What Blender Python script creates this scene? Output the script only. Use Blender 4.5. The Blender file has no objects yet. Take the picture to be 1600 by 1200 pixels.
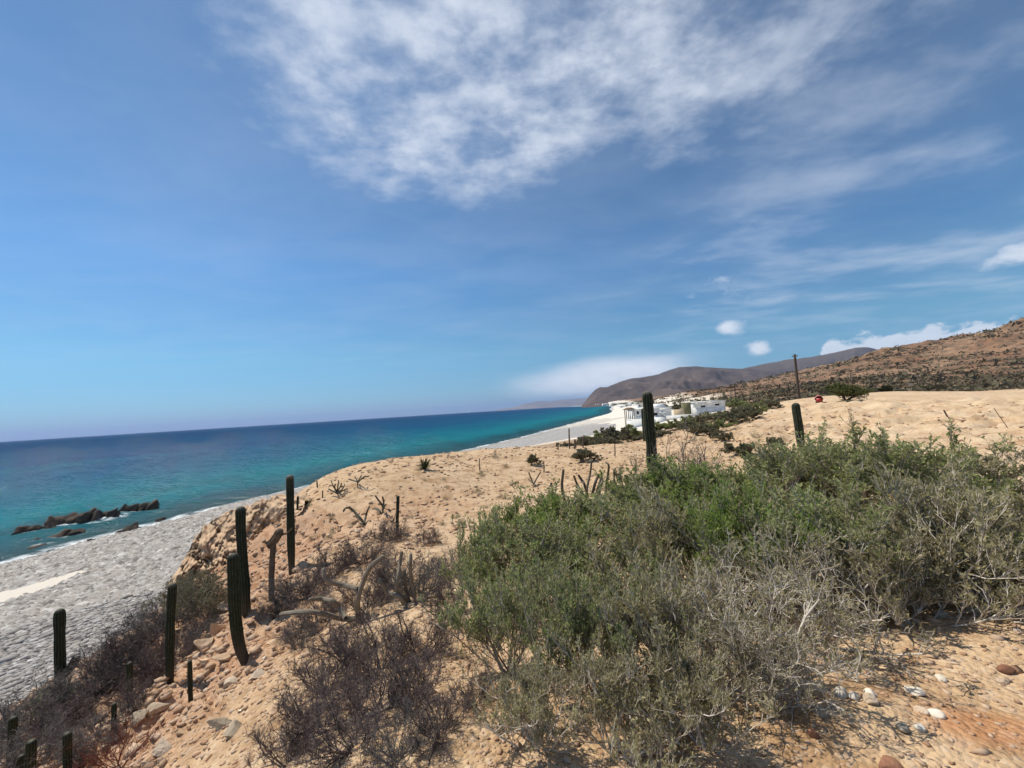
import bpy, math, random
import numpy as np
from math import radians, sin, cos, pi
from mathutils import Matrix, Vector

# ------------------------------------------------------------------ camera
S = bpy.context.scene
COL = S.collection
EYE = 9.0
FPX = 640.0                                   # focal length in pixels of a 1600 wide picture
TH, PH = radians(3.57), radians(3.58)         # pitch up, roll
FW = np.array([0, cos(TH), sin(TH)])
R0 = np.array([1.0, 0, 0]); U0 = np.array([0, -sin(TH), cos(TH)])
AI = cos(PH) * R0 - sin(PH) * U0
AJ = sin(PH) * R0 + cos(PH) * U0
cam = bpy.data.cameras.new("camera")
cam.sensor_width = 36.0
cam.lens = 36.0 * FPX / 1600.0
cam.clip_start = 0.05
cam.clip_end = 60000
camo = bpy.data.objects.new("camera", cam); COL.objects.link(camo)
camo.matrix_world = Matrix(((AI[0], AJ[0], -FW[0], 0), (AI[1], AJ[1], -FW[1], 0), (AI[2], AJ[2], -FW[2], EYE), (0, 0, 0, 1)))
S.camera = camo

# ------------------------------------------------------------------ light
SUN_AZ, SUN_EL = radians(-66), radians(57)    # azimuth from +Y, clockwise
SKY_STRENGTH, SUN_STRENGTH = 0.102, 4.9
sun = bpy.data.lights.new("sun", 'SUN'); sun.energy = SUN_STRENGTH; sun.angle = radians(0.53); sun.color = (1.0, 0.93, 0.80)
suno = bpy.data.objects.new("sun", sun); COL.objects.link(suno)
SD = Vector((sin(SUN_AZ) * cos(SUN_EL), cos(SUN_AZ) * cos(SUN_EL), sin(SUN_EL)))
suno.rotation_euler = SD.to_track_quat('Z', 'Y').to_euler()
suno.location = (-40, 20, 60)

S.view_settings.view_transform = 'Standard'
S.view_settings.look = 'None'
S.view_settings.gamma = 1.0
S.view_settings.use_curve_mapping = False
S.view_settings.exposure = 0.0
S.render.engine = 'CYCLES'
S.cycles.use_denoising = True
S.cycles.use_adaptive_sampling = True
S.cycles.adaptive_threshold = 0.02
S.cycles.max_bounces = 4
S.cycles.diffuse_bounces = 2
S.cycles.glossy_bounces = 2
S.cycles.transparent_max_bounces = 8
S.cycles.volume_bounces = 0
S.cycles.sample_clamp_indirect = 6

# ------------------------------------------------------------------ node helpers
class NT:
    def __init__(self, tree):
        self.t = tree; self.n = tree.nodes; self.l = tree.links
    def node(self, typ, **kw):
        n = self.n.new(typ)
        for k, v in kw.items():
            if k.startswith('i_'):
                k2 = k[2:]
                k2 = int(k2) if k2.isdigit() else k2.replace('_', ' ')
                self.put(n.inputs[k2], v)
            else:
                setattr(n, k, v)
        return n
    def put(self, sock, v):
        if isinstance(v, bpy.types.NodeSocket):
            self.l.new(v, sock)
        else:
            if hasattr(sock, 'default_value'):
                try:
                    sock.default_value = v
                except Exception:
                    sock.default_value = (*v, 1.0)
    def math(self, op, a, b=0.0, c=0.0, clamp=False):
        n = self.n.new('ShaderNodeMath'); n.operation = op; n.use_clamp = clamp
        self.put(n.inputs[0], a); self.put(n.inputs[1], b); self.put(n.inputs[2], c)
        return n.outputs[0]
    def mix(self, f, a, b, blend='MIX'):
        n = self.n.new('ShaderNodeMix'); n.data_type = 'RGBA'; n.blend_type = blend
        self.put(n.inputs[0], f); self.put(n.inputs[6], a); self.put(n.inputs[7], b)
        return n.outputs[2]
    def noise(self, vec, scale, detail=4, rough=0.55, dist=0.0, lac=2.0):
        n = self.n.new('ShaderNodeTexNoise')
        if vec is not None: self.l.new(vec, n.inputs['Vector'])
        n.inputs['Scale'].default_value = scale; n.inputs['Detail'].default_value = detail
        n.inputs['Roughness'].default_value = rough; n.inputs['Distortion'].default_value = dist
        n.inputs['Lacunarity'].default_value = lac
        return n.outputs['Fac']
    def ramp(self, f, stops, interp='LINEAR'):
        n = self.n.new('ShaderNodeValToRGB'); n.color_ramp.interpolation = interp
        e = n.color_ramp.elements
        while len(e) < len(stops): e.new(0.5)
        for k, (p, c) in enumerate(stops):
            e[k].position = p; e[k].color = (*c, 1.0) if len(c) == 3 else c
        self.put(n.inputs[0], f)
        return n.outputs[0]
    def smooth(self, f, a, b, lo=0.0, hi=1.0):
        n = self.n.new('ShaderNodeMapRange'); n.interpolation_type = 'SMOOTHSTEP'
        self.put(n.inputs[0], f); n.inputs[1].default_value = a; n.inputs[2].default_value = b
        n.inputs[3].default_value = lo; n.inputs[4].default_value = hi
        return n.outputs[0]
    def vmul(self, v, s):
        n = self.n.new('ShaderNodeVectorMath'); n.operation = 'MULTIPLY'
        self.l.new(v, n.inputs[0]); n.inputs[1].default_value = s
        return n.outputs[0]

# ------------------------------------------------------------------ sky
W = bpy.data.worlds.new("World"); S.world = W; W.use_nodes = True
w = NT(W.node_tree)
for n in list(w.n): w.n.remove(n)
wout = w.n.new('ShaderNodeOutputWorld'); bg = w.n.new('ShaderNodeBackground')
w.l.new(bg.outputs[0], wout.inputs[0])
sky = w.n.new('ShaderNodeTexSky'); sky.sky_type = 'NISHITA'; sky.sun_disc = False
sky.sun_elevation = SUN_EL; sky.sun_rotation = SUN_AZ
sky.altitude = 3000; sky.air_density = 1.0; sky.dust_density = 0.5; sky.ozone_density = 4.0
tc = w.n.new('ShaderNodeTexCoord')
sep = w.n.new('ShaderNodeSeparateXYZ'); w.l.new(tc.outputs['Generated'], sep.inputs[0])
dx, dy, dz = sep.outputs
zc = w.math('MAXIMUM', dz, 0.02)
qx = w.math('DIVIDE', dx, w.math('ADD', zc, 0.06)); qy = w.math('DIVIDE', dy, w.math('ADD', zc, 0.06))
comb = w.n.new('ShaderNodeCombineXYZ'); w.put(comb.inputs[0], qx); w.put(comb.inputs[1], qy)
q = comb.outputs[0]                           # position on a flat cloud layer
az = w.math('ARCTAN2', dx, dy)
el = w.math('ARCSINE', dz)
def ell(cx, cy, rx, ry, rot=0.0, u=qx, v=qy):
    a = w.math('SUBTRACT', u, cx); b = w.math('SUBTRACT', v, cy)
    c_, s_ = cos(rot), sin(rot)
    p = w.math('ADD', w.math('MULTIPLY', a, c_ / rx), w.math('MULTIPLY', b, s_ / rx))
    r = w.math('ADD', w.math('MULTIPLY', a, -s_ / ry), w.math('MULTIPLY', b, c_ / ry))
    d = w.math('ADD', w.math('MULTIPLY', p, p), w.math('MULTIPLY', r, r))
    return w.math('POWER', 2.718, w.math('MULTIPLY', d, -1.0))
# broken altocumulus sheet and its thin veil, drifting over the land side
n_big = w.noise(q, 0.9, 5, 0.55, 0.25)
n_fine = w.noise(w.vmul(q, (1.0, 1.0, 1)), 4.2, 7, 0.56, 0.05)
n_fib = w.noise(w.vmul(q, (0.8, 1.2, 1)), 9.0, 6, 0.6, 0.15)
n_wisp = w.noise(w.vmul(q, (0.8, 1.25, 1)), 1.5, 6, 0.55, 0.2)
sheet = w.math('ADD', ell(-0.25, 1.08, 0.44, 0.66, 0.25), w.math('MULTIPLY', ell(0.42, 0.98, 0.95, 0.60, 0.5), 0.80), clamp=True)
edge = w.smooth(w.math('ADD', w.math('ADD', sheet, w.math('MULTIPLY', w.math('SUBTRACT', n_fine, 0.5), 0.45)), w.math('MULTIPLY', w.math('SUBTRACT', n_big, 0.5), 1.5)), 0.20, 1.12)
dens = w.math('MULTIPLY', edge, w.smooth(w.math('ADD', n_fine, w.math('MULTIPLY', w.math('SUBTRACT', n_fib, 0.5), 0.5)), 0.29, 0.72, 0.24, 1.0))
landward = w.smooth(w.math('ADD', az, w.math('MULTIPLY', n_big, 0.7)), 0.25, 1.1)
veil = w.math('MULTIPLY', landward, w.smooth(n_wisp, 0.38, 0.80))
veil = w.math('MULTIPLY', veil, 0.5)
thin = w.math('MULTIPLY', w.smooth(w.math('ADD', n_wisp, w.math('MULTIPLY', dz, 0.35)), 0.28, 1.0), 0.15)
hi = w.math('MAXIMUM', w.math('MULTIPLY', dens, 0.84), w.math('MAXIMUM', veil, thin))
hi = w.math('MULTIPLY', hi, w.smooth(dz, 0.03, 0.22))
# low cloud bank lying on the headland and cumulus puffs over the hills
comb2 = w.n.new('ShaderNodeCombineXYZ'); w.put(comb2.inputs[0], az); w.put(comb2.inputs[1], el)
ae = comb2.outputs[0]
n_st = w.noise(w.vmul(ae, (3.0, 10.0, 1)), 2.2, 4, 0.5, 0.2)
bank = ell(radians(12.5), radians(3.7), radians(12.0), radians(2.5), 0.06, az, el)
bank = w.smooth(w.math('ADD', bank, w.math('MULTIPLY', w.math('SUBTRACT', n_st, 0.5), 0.5)), 0.08, 0.9, 0, 0.95)
n_cu = w.noise(w.vmul(ae, (1.0, 1.5, 1)), 22, 6, 0.6, 0.1)
n_row = w.noise(w.vmul(ae, (1.0, 0.0, 1)), 5.0, 2, 0.5)
# top of the cumulus row as a function of bearing: over the land side, all the way round
row_top = w.math('MULTIPLY', w.smooth(az, radians(35.5), radians(38.0)), w.math('ADD', radians(5.5), w.math('MULTIPLY', w.math('SUBTRACT', n_row, 0.5), radians(2.0))))
cu_f = w.math('ADD', w.math('MULTIPLY', w.math('SUBTRACT', row_top, el), 38.0), w.math('MULTIPLY', w.math('SUBTRACT', n_cu, 0.5), 2.6))
cu = w.smooth(cu_f, 0.0, 0.45, 0, 0.82)
puff = w.math('MAXIMUM', ell(radians(28.4), radians(8.5), radians(1.8), radians(1.2), 0, az, el), ell(radians(31.4), radians(5.4), radians(1.5), radians(1.2), 0, az, el))
puff = w.math('MAXIMUM', puff, w.math('MULTIPLY', ell(radians(52.5), radians(10.7), radians(3.6), radians(1.3), 0.05, az, el), 0.95))
puff = w.math('MAXIMUM', puff, w.math('MULTIPLY', ell(radians(29), radians(13.5), radians(6), radians(2.0), -0.1, az, el), 0.5))
puff = w.smooth(w.math('ADD', puff, w.math('MULTIPLY', w.math('SUBTRACT', n_cu, 0.5), 1.3)), 0.25, 1.05, 0, 0.9)
low = w.math('MAXIMUM', w.math('MAXIMUM', bank, cu), puff)
low = w.math('MULTIPLY', low, w.smooth(dz, -0.01, 0.02))
cover = w.math('MAXIMUM', hi, low)
shade = w.smooth(w.noise(w.vmul(ae, (1.0, 1.6, 1)), 30, 5, 0.6), 0.25, 0.75, 0.78, 1.08)
cl = w.mix(shade, (5.0, 5.9, 7.5, 1), (7.8, 8.4, 9.4, 1))
gam = w.n.new('ShaderNodeGamma'); w.l.new(sky.outputs[0], gam.inputs[0]); gam.inputs[1].default_value = 1.2
clear = w.mix(1.0, gam.outputs[0], w.ramp(dz, [(0.0, (0.28, 0.34, 0.48)), (0.05, (0.46, 0.57, 0.57)), (0.14, (0.70, 0.88, 0.73)), (0.32, (0.87, 1.13, 1.02))]), 'MULTIPLY')
col = w.mix(cover, clear, cl)
w.l.new(col, bg.inputs[0])
bg.inputs[1].default_value = SKY_STRENGTH
W.cycles.sampling_method = 'MANUAL'; W.cycles.sample_map_resolution = 512

# ------------------------------------------------------------------ maths helpers
def ray(px, py):
    return FPX * FW + (px - 800.0) * AI - (py - 600.0) * AJ
def P(px, py, Y):
    r = ray(px, py); return np.array([0, 0, EYE]) + r * (Y / r[1])
def Pz(px, py, z):
    r = ray(px, py); return np.array([0, 0, EYE]) + r * ((z - EYE) / r[2])

def _hash(ix, iy, iz, seed):
    h = (ix.astype(np.int64) * 374761393 + iy.astype(np.int64) * 668265263 + iz.astype(np.int64) * 2147483647 + seed * 974711) & 0xFFFFFFFF
    h = ((h ^ (h >> 13)) * 1274126177) & 0xFFFFFFFF
    h = ((h ^ (h >> 16)) * 2246822519) & 0xFFFFFFFF
    h = h ^ (h >> 15)
    return (h & 0xFFFF) / 65535.0
def vnoise2(x, y, seed=0):
    ix = np.floor(x); iy = np.floor(y); fx = x - ix; fy = y - iy
    fx = fx * fx * fx * (fx * (fx * 6 - 15) + 10); fy = fy * fy * fy * (fy * (fy * 6 - 15) + 10)
    z = np.zeros_like(ix)
    a = _hash(ix, iy, z, seed); b = _hash(ix + 1, iy, z, seed); c = _hash(ix, iy + 1, z, seed); d = _hash(ix + 1, iy + 1, z, seed)
    return (a + (b - a) * fx) * (1 - fy) + (c + (d - c) * fx) * fy - 0.5
def fbm2(x, y, scale, octv=4, seed=0, gain=0.5):
    s = 0; a = 1.0
    for k in range(octv):
        ca, sa = cos(0.7 * k + 0.3), sin(0.7 * k + 0.3)
        s = s + a * vnoise2((x * ca - y * sa) / scale + 13.7 * k, (x * sa + y * ca) / scale + 7.1 * k, seed + k); a *= gain; scale *= 0.5
    return s
def vnoise3(p, seed=0):
    i = np.floor(p); f = p - i; f = f * f * (3 - 2 * f)
    out = 0
    for ax in (0, 1):
        for ay in (0, 1):
            for azz in (0, 1):
                wgt = (f[:, 0] if ax else 1 - f[:, 0]) * (f[:, 1] if ay else 1 - f[:, 1]) * (f[:, 2] if azz else 1 - f[:, 2])
                out = out + wgt * _hash(i[:, 0] + ax, i[:, 1] + ay, i[:, 2] + azz, seed)
    return out - 0.5
def fbm3(p, scale, octv=4, seed=0):
    s = 0; a = 1.0
    for k in range(octv):
        s = s + a * vnoise3(p / scale + 5.3 * k, seed + k); a *= 0.5; scale *= 0.5
    return s
def sstep(a, b, x):
    t = np.clip((x - a) / (b - a), 0, 1); return t * t * (3 - 2 * t)

# ------------------------------------------------------------------ mesh helpers
def mesh_np(name, verts, faces, mat=None, smooth=False, attrs=None, mats=None, mat_idx=None):
    """faces: list of (n,3) or (n,4) int arrays"""
    me = bpy.data.meshes.new(name)
    verts = np.asarray(verts, dtype=np.float32)
    if not isinstance(faces, (list, tuple)): faces = [faces]
    faces = [np.asarray(f, dtype=np.int32) for f in faces if len(f)]
    nl = sum(f.size for f in faces); nf = sum(len(f) for f in faces)
    me.vertices.add(len(verts)); me.vertices.foreach_set("co", verts.ravel())
    me.loops.add(nl); me.loops.foreach_set("vertex_index", np.concatenate([f.ravel() for f in faces]))
    tot = np.concatenate([np.full(len(f), f.shape[1], dtype=np.int32) for f in faces])
    st = np.concatenate([[0], np.cumsum(tot)[:-1]]).astype(np.int32)
    me.polygons.add(nf); me.polygons.foreach_set("loop_start", st); me.polygons.foreach_set("loop_total", tot)
    if smooth: me.polygons.foreach_set("use_smooth", np.ones(nf, dtype=bool))
    if mat_idx is not None: me.polygons.foreach_set("material_index", np.asarray(mat_idx, dtype=np.int32))
    me.update(calc_edges=True); me.validate()
    for k, v in (attrs or {}).items():
        a = me.attributes.new(k, 'FLOAT', 'POINT'); a.data.foreach_set("value", np.asarray(v, dtype=np.float32))
    for m in (mats or ([mat] if mat else [])): me.materials.append(m)
    return me
def link(name, me, parent=None, loc=None, rot=None, scale=None):
    o = bpy.data.objects.new(name, me); COL.objects.link(o)
    if parent is not None: o.parent = parent
    if loc is not None: o.location = loc
    if rot is not None: o.rotation_euler = rot
    if scale is not None: o.scale = scale
    return o
def tag(o, label=None, cat=None, group=None, kind=None):
    if label: o["label"] = label
    if cat: o["category"] = cat
    if group: o["group"] = group
    if kind: o["kind"] = kind
    return o
def empty(name, loc, rz=0.0, scale=None):
    return link(name, None, None, loc, (0, 0, rz), scale)
def copy_tree(o, parent=None):
    c = o.copy(); COL.objects.link(c)
    if parent is not None: c.parent = parent
    for ch in o.children: copy_tree(ch, c)
    return c
def grid_faces(nu, nv, wrap=False):
    i, j = np.meshgrid(np.arange(nu - 1), np.arange(nv if wrap else nv - 1), indexing='ij')
    a = i * nv + j; b = i * nv + (j + 1) % nv
    return np.stack([a, b, b + nv, a + nv], -1).reshape(-1, 4)
def box_geo(x0, x1, y0, y1, z0, z1):
    v = np.array([[x, y, z] for z in (z0, z1) for y in (y0, y1) for x in (x0, x1)], float)
    f = np.array([[0, 2, 3, 1], [4, 5, 7, 6], [0, 1, 5, 4], [2, 6, 7, 3], [0, 4, 6, 2], [1, 3, 7, 5]])
    return v, f
def box(name, b, mat, parent=None, **kw):
    v, f = box_geo(*b); o = link(name, mesh_np(name, v, f, mat), parent, **kw); return o

# ------------------------------------------------------------------ materials
def new_mat(name):
    m = bpy.data.materials.new(name); m.use_nodes = True
    t = NT(m.node_tree)
    b = [n for n in t.n if n.type == 'BSDF_PRINCIPLED'][0]
    return m, t, b
def coords(t, obj=True):
    n = t.n.new('ShaderNodeTexCoord'); return n.outputs['Object' if obj else 'Generated']
def geo_pos(t):
    return t.n.new('ShaderNodeNewGeometry').outputs['Position']
def bump(t, b, h, strength=0.5, dist=0.05):
    n = t.n.new('ShaderNodeBump'); n.inputs['Strength'].default_value = strength; n.inputs['Distance'].default_value = dist
    t.l.new(h, n.inputs['Height']); t.l.new(n.outputs[0], b.inputs['Normal'])
def attr(t, name):
    n = t.n.new('ShaderNodeAttribute'); n.attribute_name = name; return n.outputs['Fac']
def island(t):
    return t.n.new('ShaderNodeNewGeometry').outputs['Random Per Island']
def simple_mat(name, c1, c2, scale=8.0, rough=0.85, bmp=0.3, bdist=0.01, spec=0.3):
    m, t, b = new_mat(name)
    v = coords(t)
    n = t.noise(v, scale, 6, 0.6, 0.2)
    t.put(b.inputs['Base Color'], t.mix(t.smooth(n, 0.3, 0.7), (*c1, 1), (*c2, 1)))
    b.inputs['Roughness'].default_value = rough; b.inputs['Specular IOR Level'].default_value = spec
    if bmp: bump(t, b, t.noise(v, scale * 3, 5, 0.6), bmp, bdist)
    return m
# ------------------------------------------------------------------ the lie of the land
def catmull(pts, n=8):
    pts = np.asarray(pts, float); out = []
    p = np.vstack([2 * pts[0] - pts[1], pts, 2 * pts[-1] - pts[-2]])
    for k in range(1, len(p) - 2):
        for u in np.linspace(0, 1, n, endpoint=False):
            a, b, c, d = p[k - 1], p[k], p[k + 1], p[k + 2]
            out.append(0.5 * ((2 * b) + (-a + c) * u + (2 * a - 5 * b + 4 * c - d) * u * u + (-a + 3 * b - 3 * c + d) * u ** 3))
    out.append(pts[-1]); return np.array(out)
shore_px = [(0, 886), (125, 851), (255, 817), (340, 796)]
sp = [(-52, -90), (-46, -45), (-41.5, -5), (-39, 15)] + [tuple(Pz(x, y, 0)[:2]) for x, y in shore_px]
sp += [(-22, 75)] + [tuple(Pz(x, y, 0)[:2]) for x, y in ((790, 690), (860, 672), (925, 654), (958, 643.5))]
sp += [(165, 700), (285, 1200), (430, 2000), (560, 3000), (590, 3600), (700, 5200)]
SH = catmull(sp, 8)
def shore_dist(x, y):
    """signed distance to the waterline, positive on land"""
    x = np.asarray(x, float); y = np.asarray(y, float)
    best = np.full(x.shape, 1e18); sg = np.zeros(x.shape)
    for a, b in zip(SH[:-1], SH[1:]):
        d = b - a; L = d @ d
        t = np.clip(((x - a[0]) * d[0] + (y - a[1]) * d[1]) / L, 0, 1)
        ex = x - a[0] - t * d[0]; ey = y - a[1] - t * d[1]
        q2 = ex * ex + ey * ey
        m = q2 < best
        best = np.where(m, q2, best); sg = np.where(m, d[1] * ex - d[0] * ey, sg)
    return np.sqrt(best) * np.sign(sg)
def beach_z(s):
    s = np.asarray(s, float)
    return np.where(s > 0, 2.75 * (1 - np.exp(-np.maximum(s, 0) / 13.0)), 0.16 * s)

CP = []                                        # control points x, y, z
for px, py, Y in [
    (1300, 1200, 1.79), (1000, 1200, 1.86), (800, 1200, 1.92), (1600, 1150, 1.85), (1450, 1100, 2.15), (1300, 1080, 2.2), (500, 1180, 2.3), (300, 1200, 3.1), (150, 1200, 4.5), (0, 1200, 6.0),
    (400, 1100, 3.7), (300, 1100, 4.7), (200, 1120, 6.0), (100, 1150, 6.6), (270, 1070, 7.0), (90, 1085, 9.0), (30, 1130, 8.6),
    (384, 960, 6.5), (456, 892, 8.0), (382, 1033, 5.4), (424, 935, 7.2), (340, 1000, 6.5), (300, 950, 9.0), (250, 1000, 8.5), (180, 1030, 9.6), (210, 985, 12.0),
    (440, 800, 14.6), (352, 862, 14.8), (300, 905, 14.0), (400, 840, 13.2), (340, 912, 11.2), (430, 868, 11.0), (470, 800, 12.5),
    (500, 752, 18.5), (560, 741, 20.0), (640, 727, 23), (760, 712, 26), (860, 703, 28), (950, 701, 28), (600, 830, 9.5), (700, 780, 13), (800, 760, 14.5), (700, 850, 8.0),
    (620, 900, 6.3), (700, 1000, 3.9), (560, 1000, 4.3), (450, 1030, 4.6), (700, 920, 5.4), (900, 800, 10), (1000, 750, 13), (1100, 700, 19), (1250, 695, 15.5), (1100, 800, 8.5),
    (800, 900, 5.8), (900, 1000, 3.6), (1100, 950, 3.9), (1300, 900, 3.9), (1600, 900, 3.5), (1600, 1000, 2.6), (1500, 760, 7), (1600, 700, 10.5), (1600, 650, 20), (1600, 612, 50), (1400, 614.5, 70), (1500, 613, 60), (1550, 611, 62), (1350, 617, 74), (1450, 613, 76), (1520, 620, 40), (1400, 624, 40), (1300, 630, 40),
    (1300, 620, 68), (1205, 631, 50), (1110, 681, 26), (1150, 660, 34), (1178, 641, 43), (1030, 690, 30), (1000, 685, 38),
    (920, 700, 42), (1100, 645.5, 112), (1050, 655, 100), (1000, 668, 92), (1020, 652, 130), (970, 655, 150),
    (1500, 609, 96), (1600, 604, 96), (1400, 607, 125), (1550, 600, 120), (1550, 560, 200), (1450, 580, 200), (1300, 601, 150), (1200, 616, 150), (1300, 590, 250), (1200, 604, 300), (1130, 616, 250),
    (1600, 509, 300), (1520, 519, 330), (1460, 531, 360), (1400, 549, 400), (1300, 571, 460), (1200, 594, 520), (1130, 603, 620), (1060, 613, 420), (1060, 619, 330), (1020, 627, 600), (1000, 631, 500)]:
    CP.append(P(px, py, Y))
CP += [(0, 0, 7.36), (2, -1, 7.4), (-1.2, 0.4, 7.05), (-2.6, 0, 6.3), (-5, 0, 5.3), (-8, 0, 4.0), (3, -10, 7.5), (-4, -10, 6.0), (-9, -8, 3.6), (30, -30, 8), (100, 0, 10), (60, 22, 7.4), (30, 8, 7.35), (250, 0, 35), (420, 60, 62), (120, -90, 12), (0, -60, 7),
       (-4, 30, 4.5), (3, 37, 3.6), (8, 40, 3.8), (-13, 24, 2.6), (-17, 18, 1.2), (-13.2, 17, 1.9), (-12.2, 14.6, 2.7), (-15.5, 12, 1.6),
       (560, 560, 40), (500, 420, 55), (700, 250, 110), (330, 900, 14), (420, 1300, 16), (500, 1800, 20), (640, 2400, 40), (900, 1500, 45), (1300, 1000, 90), (800, 800, 50)]
for px, Y, z in [(1030, 36, 5.3), (1030, 44, 4.8), (1030, 60, 4.6), (1030, 80, 4.2), (1060, 36, 5.9), (1060, 42, 5.3), (1060, 60, 5.1), (1060, 80, 4.8), (1060, 100, 4.6), (1100, 34, 6.35), (1100, 40, 5.95), (1100, 60, 5.4), (1100, 80, 5.1), (1100, 96, 4.8),
                 (1140, 45, 6.5), (1140, 60, 6.0), (1140, 80, 5.7), (1140, 100, 5.5), (1140, 130, 6.2), (1170, 60, 7.0), (1170, 85, 6.6), (1170, 110, 6.6), (1030, 200, 4.9), (1030, 300, 5.6), (1060, 200, 6), (1060, 260, 7), (1100, 160, 6.3), (1100, 200, 7.2), (1100, 300, 10),
                 (1000, 200, 4.4), (990, 300, 4.6), (985, 400, 4.6), (975, 500, 4.6), (965, 800, 5.5), (960, 60, 4.4), (960, 44, 4.4), (960, 36, 4.6), (960, 80, 3.4)]:
    q_ = P(px, 630, Y); CP.append((q_[0], q_[1], z))
for Y in (-90, -45, -20, -5):
    CP.append((-36 + (Y < -30) * -6, Y, -0.6)); CP.append((-14 - (Y < -30) * 4, Y, 2.3)); CP.append((-60, Y, -4))
for k in range(20, len(SH) - 30, 7):
    a, b = SH[k], SH[k + 1]; t = (b - a) / np.linalg.norm(b - a); nrm = np.array([t[1], -t[0]])
    f = 1.0 if a[1] < 200 else 1.6
    CP.append((*(a + nrm * 9 * f), 0.3)); CP.append((*(a - nrm * 20 * f), -3.0))
    if a[1] > 95: CP.append((*(a + nrm * 34 * f), 2.9)); CP.append((*(a + nrm * 60 * f), 4.0))
    elif a[1] > 40: CP.append((*(a + nrm * 22 * f), 2.4))
CP = np.array(CP)
# merge control points that nearly coincide
keep = []
for k, c in enumerate(CP):
    d = np.hypot(*(CP[keep][:, :2] - c[:2]).T) if keep else np.array([9e9])
    if d.min() > 0.06 * (0.6 + np.hypot(*c[:2]) * 0.5): keep.append(k)
CP = CP[keep]
CC = 0.14 * (0.8 + np.hypot(CP[:, 0], CP[:, 1]))
def _kern(x, y):
    return np.sqrt((x[:, None] - CP[None, :, 0]) ** 2 + (y[:, None] - CP[None, :, 1]) ** 2 + CC[None, :] ** 2)
A = _kern(CP[:, 0], CP[:, 1]); nC = len(CP)
A = np.vstack([np.hstack([A - np.eye(nC) * 0.03 * CC[:, None], np.ones((nC, 1))]), np.hstack([np.ones((1, nC)), [[0]]])])
WT = np.linalg.solve(A, np.append(CP[:, 2], 0))
def base_z(x, y):
    x = np.atleast_1d(np.asarray(x, float)).ravel(); y = np.atleast_1d(np.asarray(y, float)).ravel()
    out = np.empty(len(x))
    for k in range(0, len(x), 40000):
        out[k:k + 40000] = _kern(x[k:k + 40000], y[k:k + 40000]) @ WT[:-1] + WT[-1]
    return out
def zones(x, y, z):
    r = np.hypot(x, y)
    lot = sstep(6.75, 7.1, z) * sstep(6.5, 10, x * 0.55 + y * 0.45) * (1 - sstep(75, 95, y))
    hill = sstep(80, 120, np.hypot(x - 10, y)) * sstep(4.6, 9.5, z)
    slope = (1 - sstep(5.9, 6.8, z)) * (1 - sstep(-3.0, -0.6, x + 0.08 * y - 1.0)) * (1 - sstep(12, 17, y))
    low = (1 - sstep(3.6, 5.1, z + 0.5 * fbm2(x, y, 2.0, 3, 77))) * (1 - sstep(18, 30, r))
    gul = (1 - sstep(5.0, 6.3, z)) * sstep(26, 34, r)
    return lot, hill, slope, low, gul
def ground_z(x, y):
    x = np.atleast_1d(np.asarray(x, float)).ravel(); y = np.atleast_1d(np.asarray(y, float)).ravel()
    z = base_z(x, y)
    lot, hill, slope, low, gul = zones(x, y, z)
    r = np.hypot(x, y)
    near = 1 - sstep(25, 60, r)
    rough = 0.35 + 1.1 * slope + 0.25 * gul - 0.2 * lot
    n = fbm2(x, y, 1.1, 4, 3, 0.55) * 0.16 * rough * near
    ridg = 0.5 - np.abs(fbm2(x + 0.4 * y, y - 0.3 * x, 0.42, 3, 19, 0.55))          # broken stony crust
    n = n + (ridg - 0.35) * 0.10 * (0.25 + slope * 1.1) * near * (1 - 0.7 * lot)
    # tilted flaggy ledges breaking the slope
    lu = x * 0.80 + y * 0.60 + 0.5 * fbm2(x, y, 1.4, 3, 23); lv_ = y * 0.80 - x * 0.60
    led = np.abs(vnoise2(lu * 3.4, lv_ * 1.1, 24)) * 2; led2 = np.abs(vnoise2(lu * 8.5, lv_ * 2.6, 25)) * 2
    n = n + slope * near * (0.20 * (led - 0.4) + 0.08 * (led2 - 0.4))
    n = n + fbm2(x, y, 0.9, 4, 43, 0.6) * 0.26 * lot * sstep(7, 12, r) * (1 - sstep(38, 60, r)) * (0.3 + sstep(-0.1, 0.3, fbm2(x, y, 11, 2, 44)))
    n = n + fbm2(x, y, 0.16, 2, 31) * 0.030 * (0.5 + slope) * (1 - sstep(6, 14, r))
    # wheel ruts and windrows on the graded lot
    rut = np.abs(np.sin((y * 0.93 - x * 0.12 + 1.3 * fbm2(x, y, 9.0, 2, 5)) * 0.9))
    n = n - lot * 0.10 * np.exp(-(rut / 0.25) ** 2) * sstep(9, 14, r)
    bankz = sstep(12, 20, r) * (1 - sstep(46, 62, r)) * sstep(4, 12, x) * (1 - sstep(60, 80, x))
    gl_ = np.abs(fbm2(x * 0.9 + y * 0.45, y * 0.9 - x * 0.45, 4.2, 4, 45, 0.6))
    n = n + bankz * (0.16 - 0.62 * np.exp(-(gl_ / 0.07) ** 2) * 0.55 + fbm2(x, y, 1.6, 4, 46, 0.6) * 0.30)
    n = n + fbm2(x, y, 5.0, 3, 41) * 0.22 * sstep(8, 20, r) * (1 - 0.5 * lot) * (1 - hill)
    # gullied hills
    hr = np.abs(fbm2(x * 0.8 + y * 0.5, y * 0.25 - x * 0.3, 46.0, 4, 9, 0.55))
    n = n + hill * (fbm2(x, y, 60.0, 5, 8, 0.58) * np.clip(z * 0.24, 0.8, 11) - hr * np.clip(z * 0.42, 0.8, 17))
    return z + n
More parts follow.
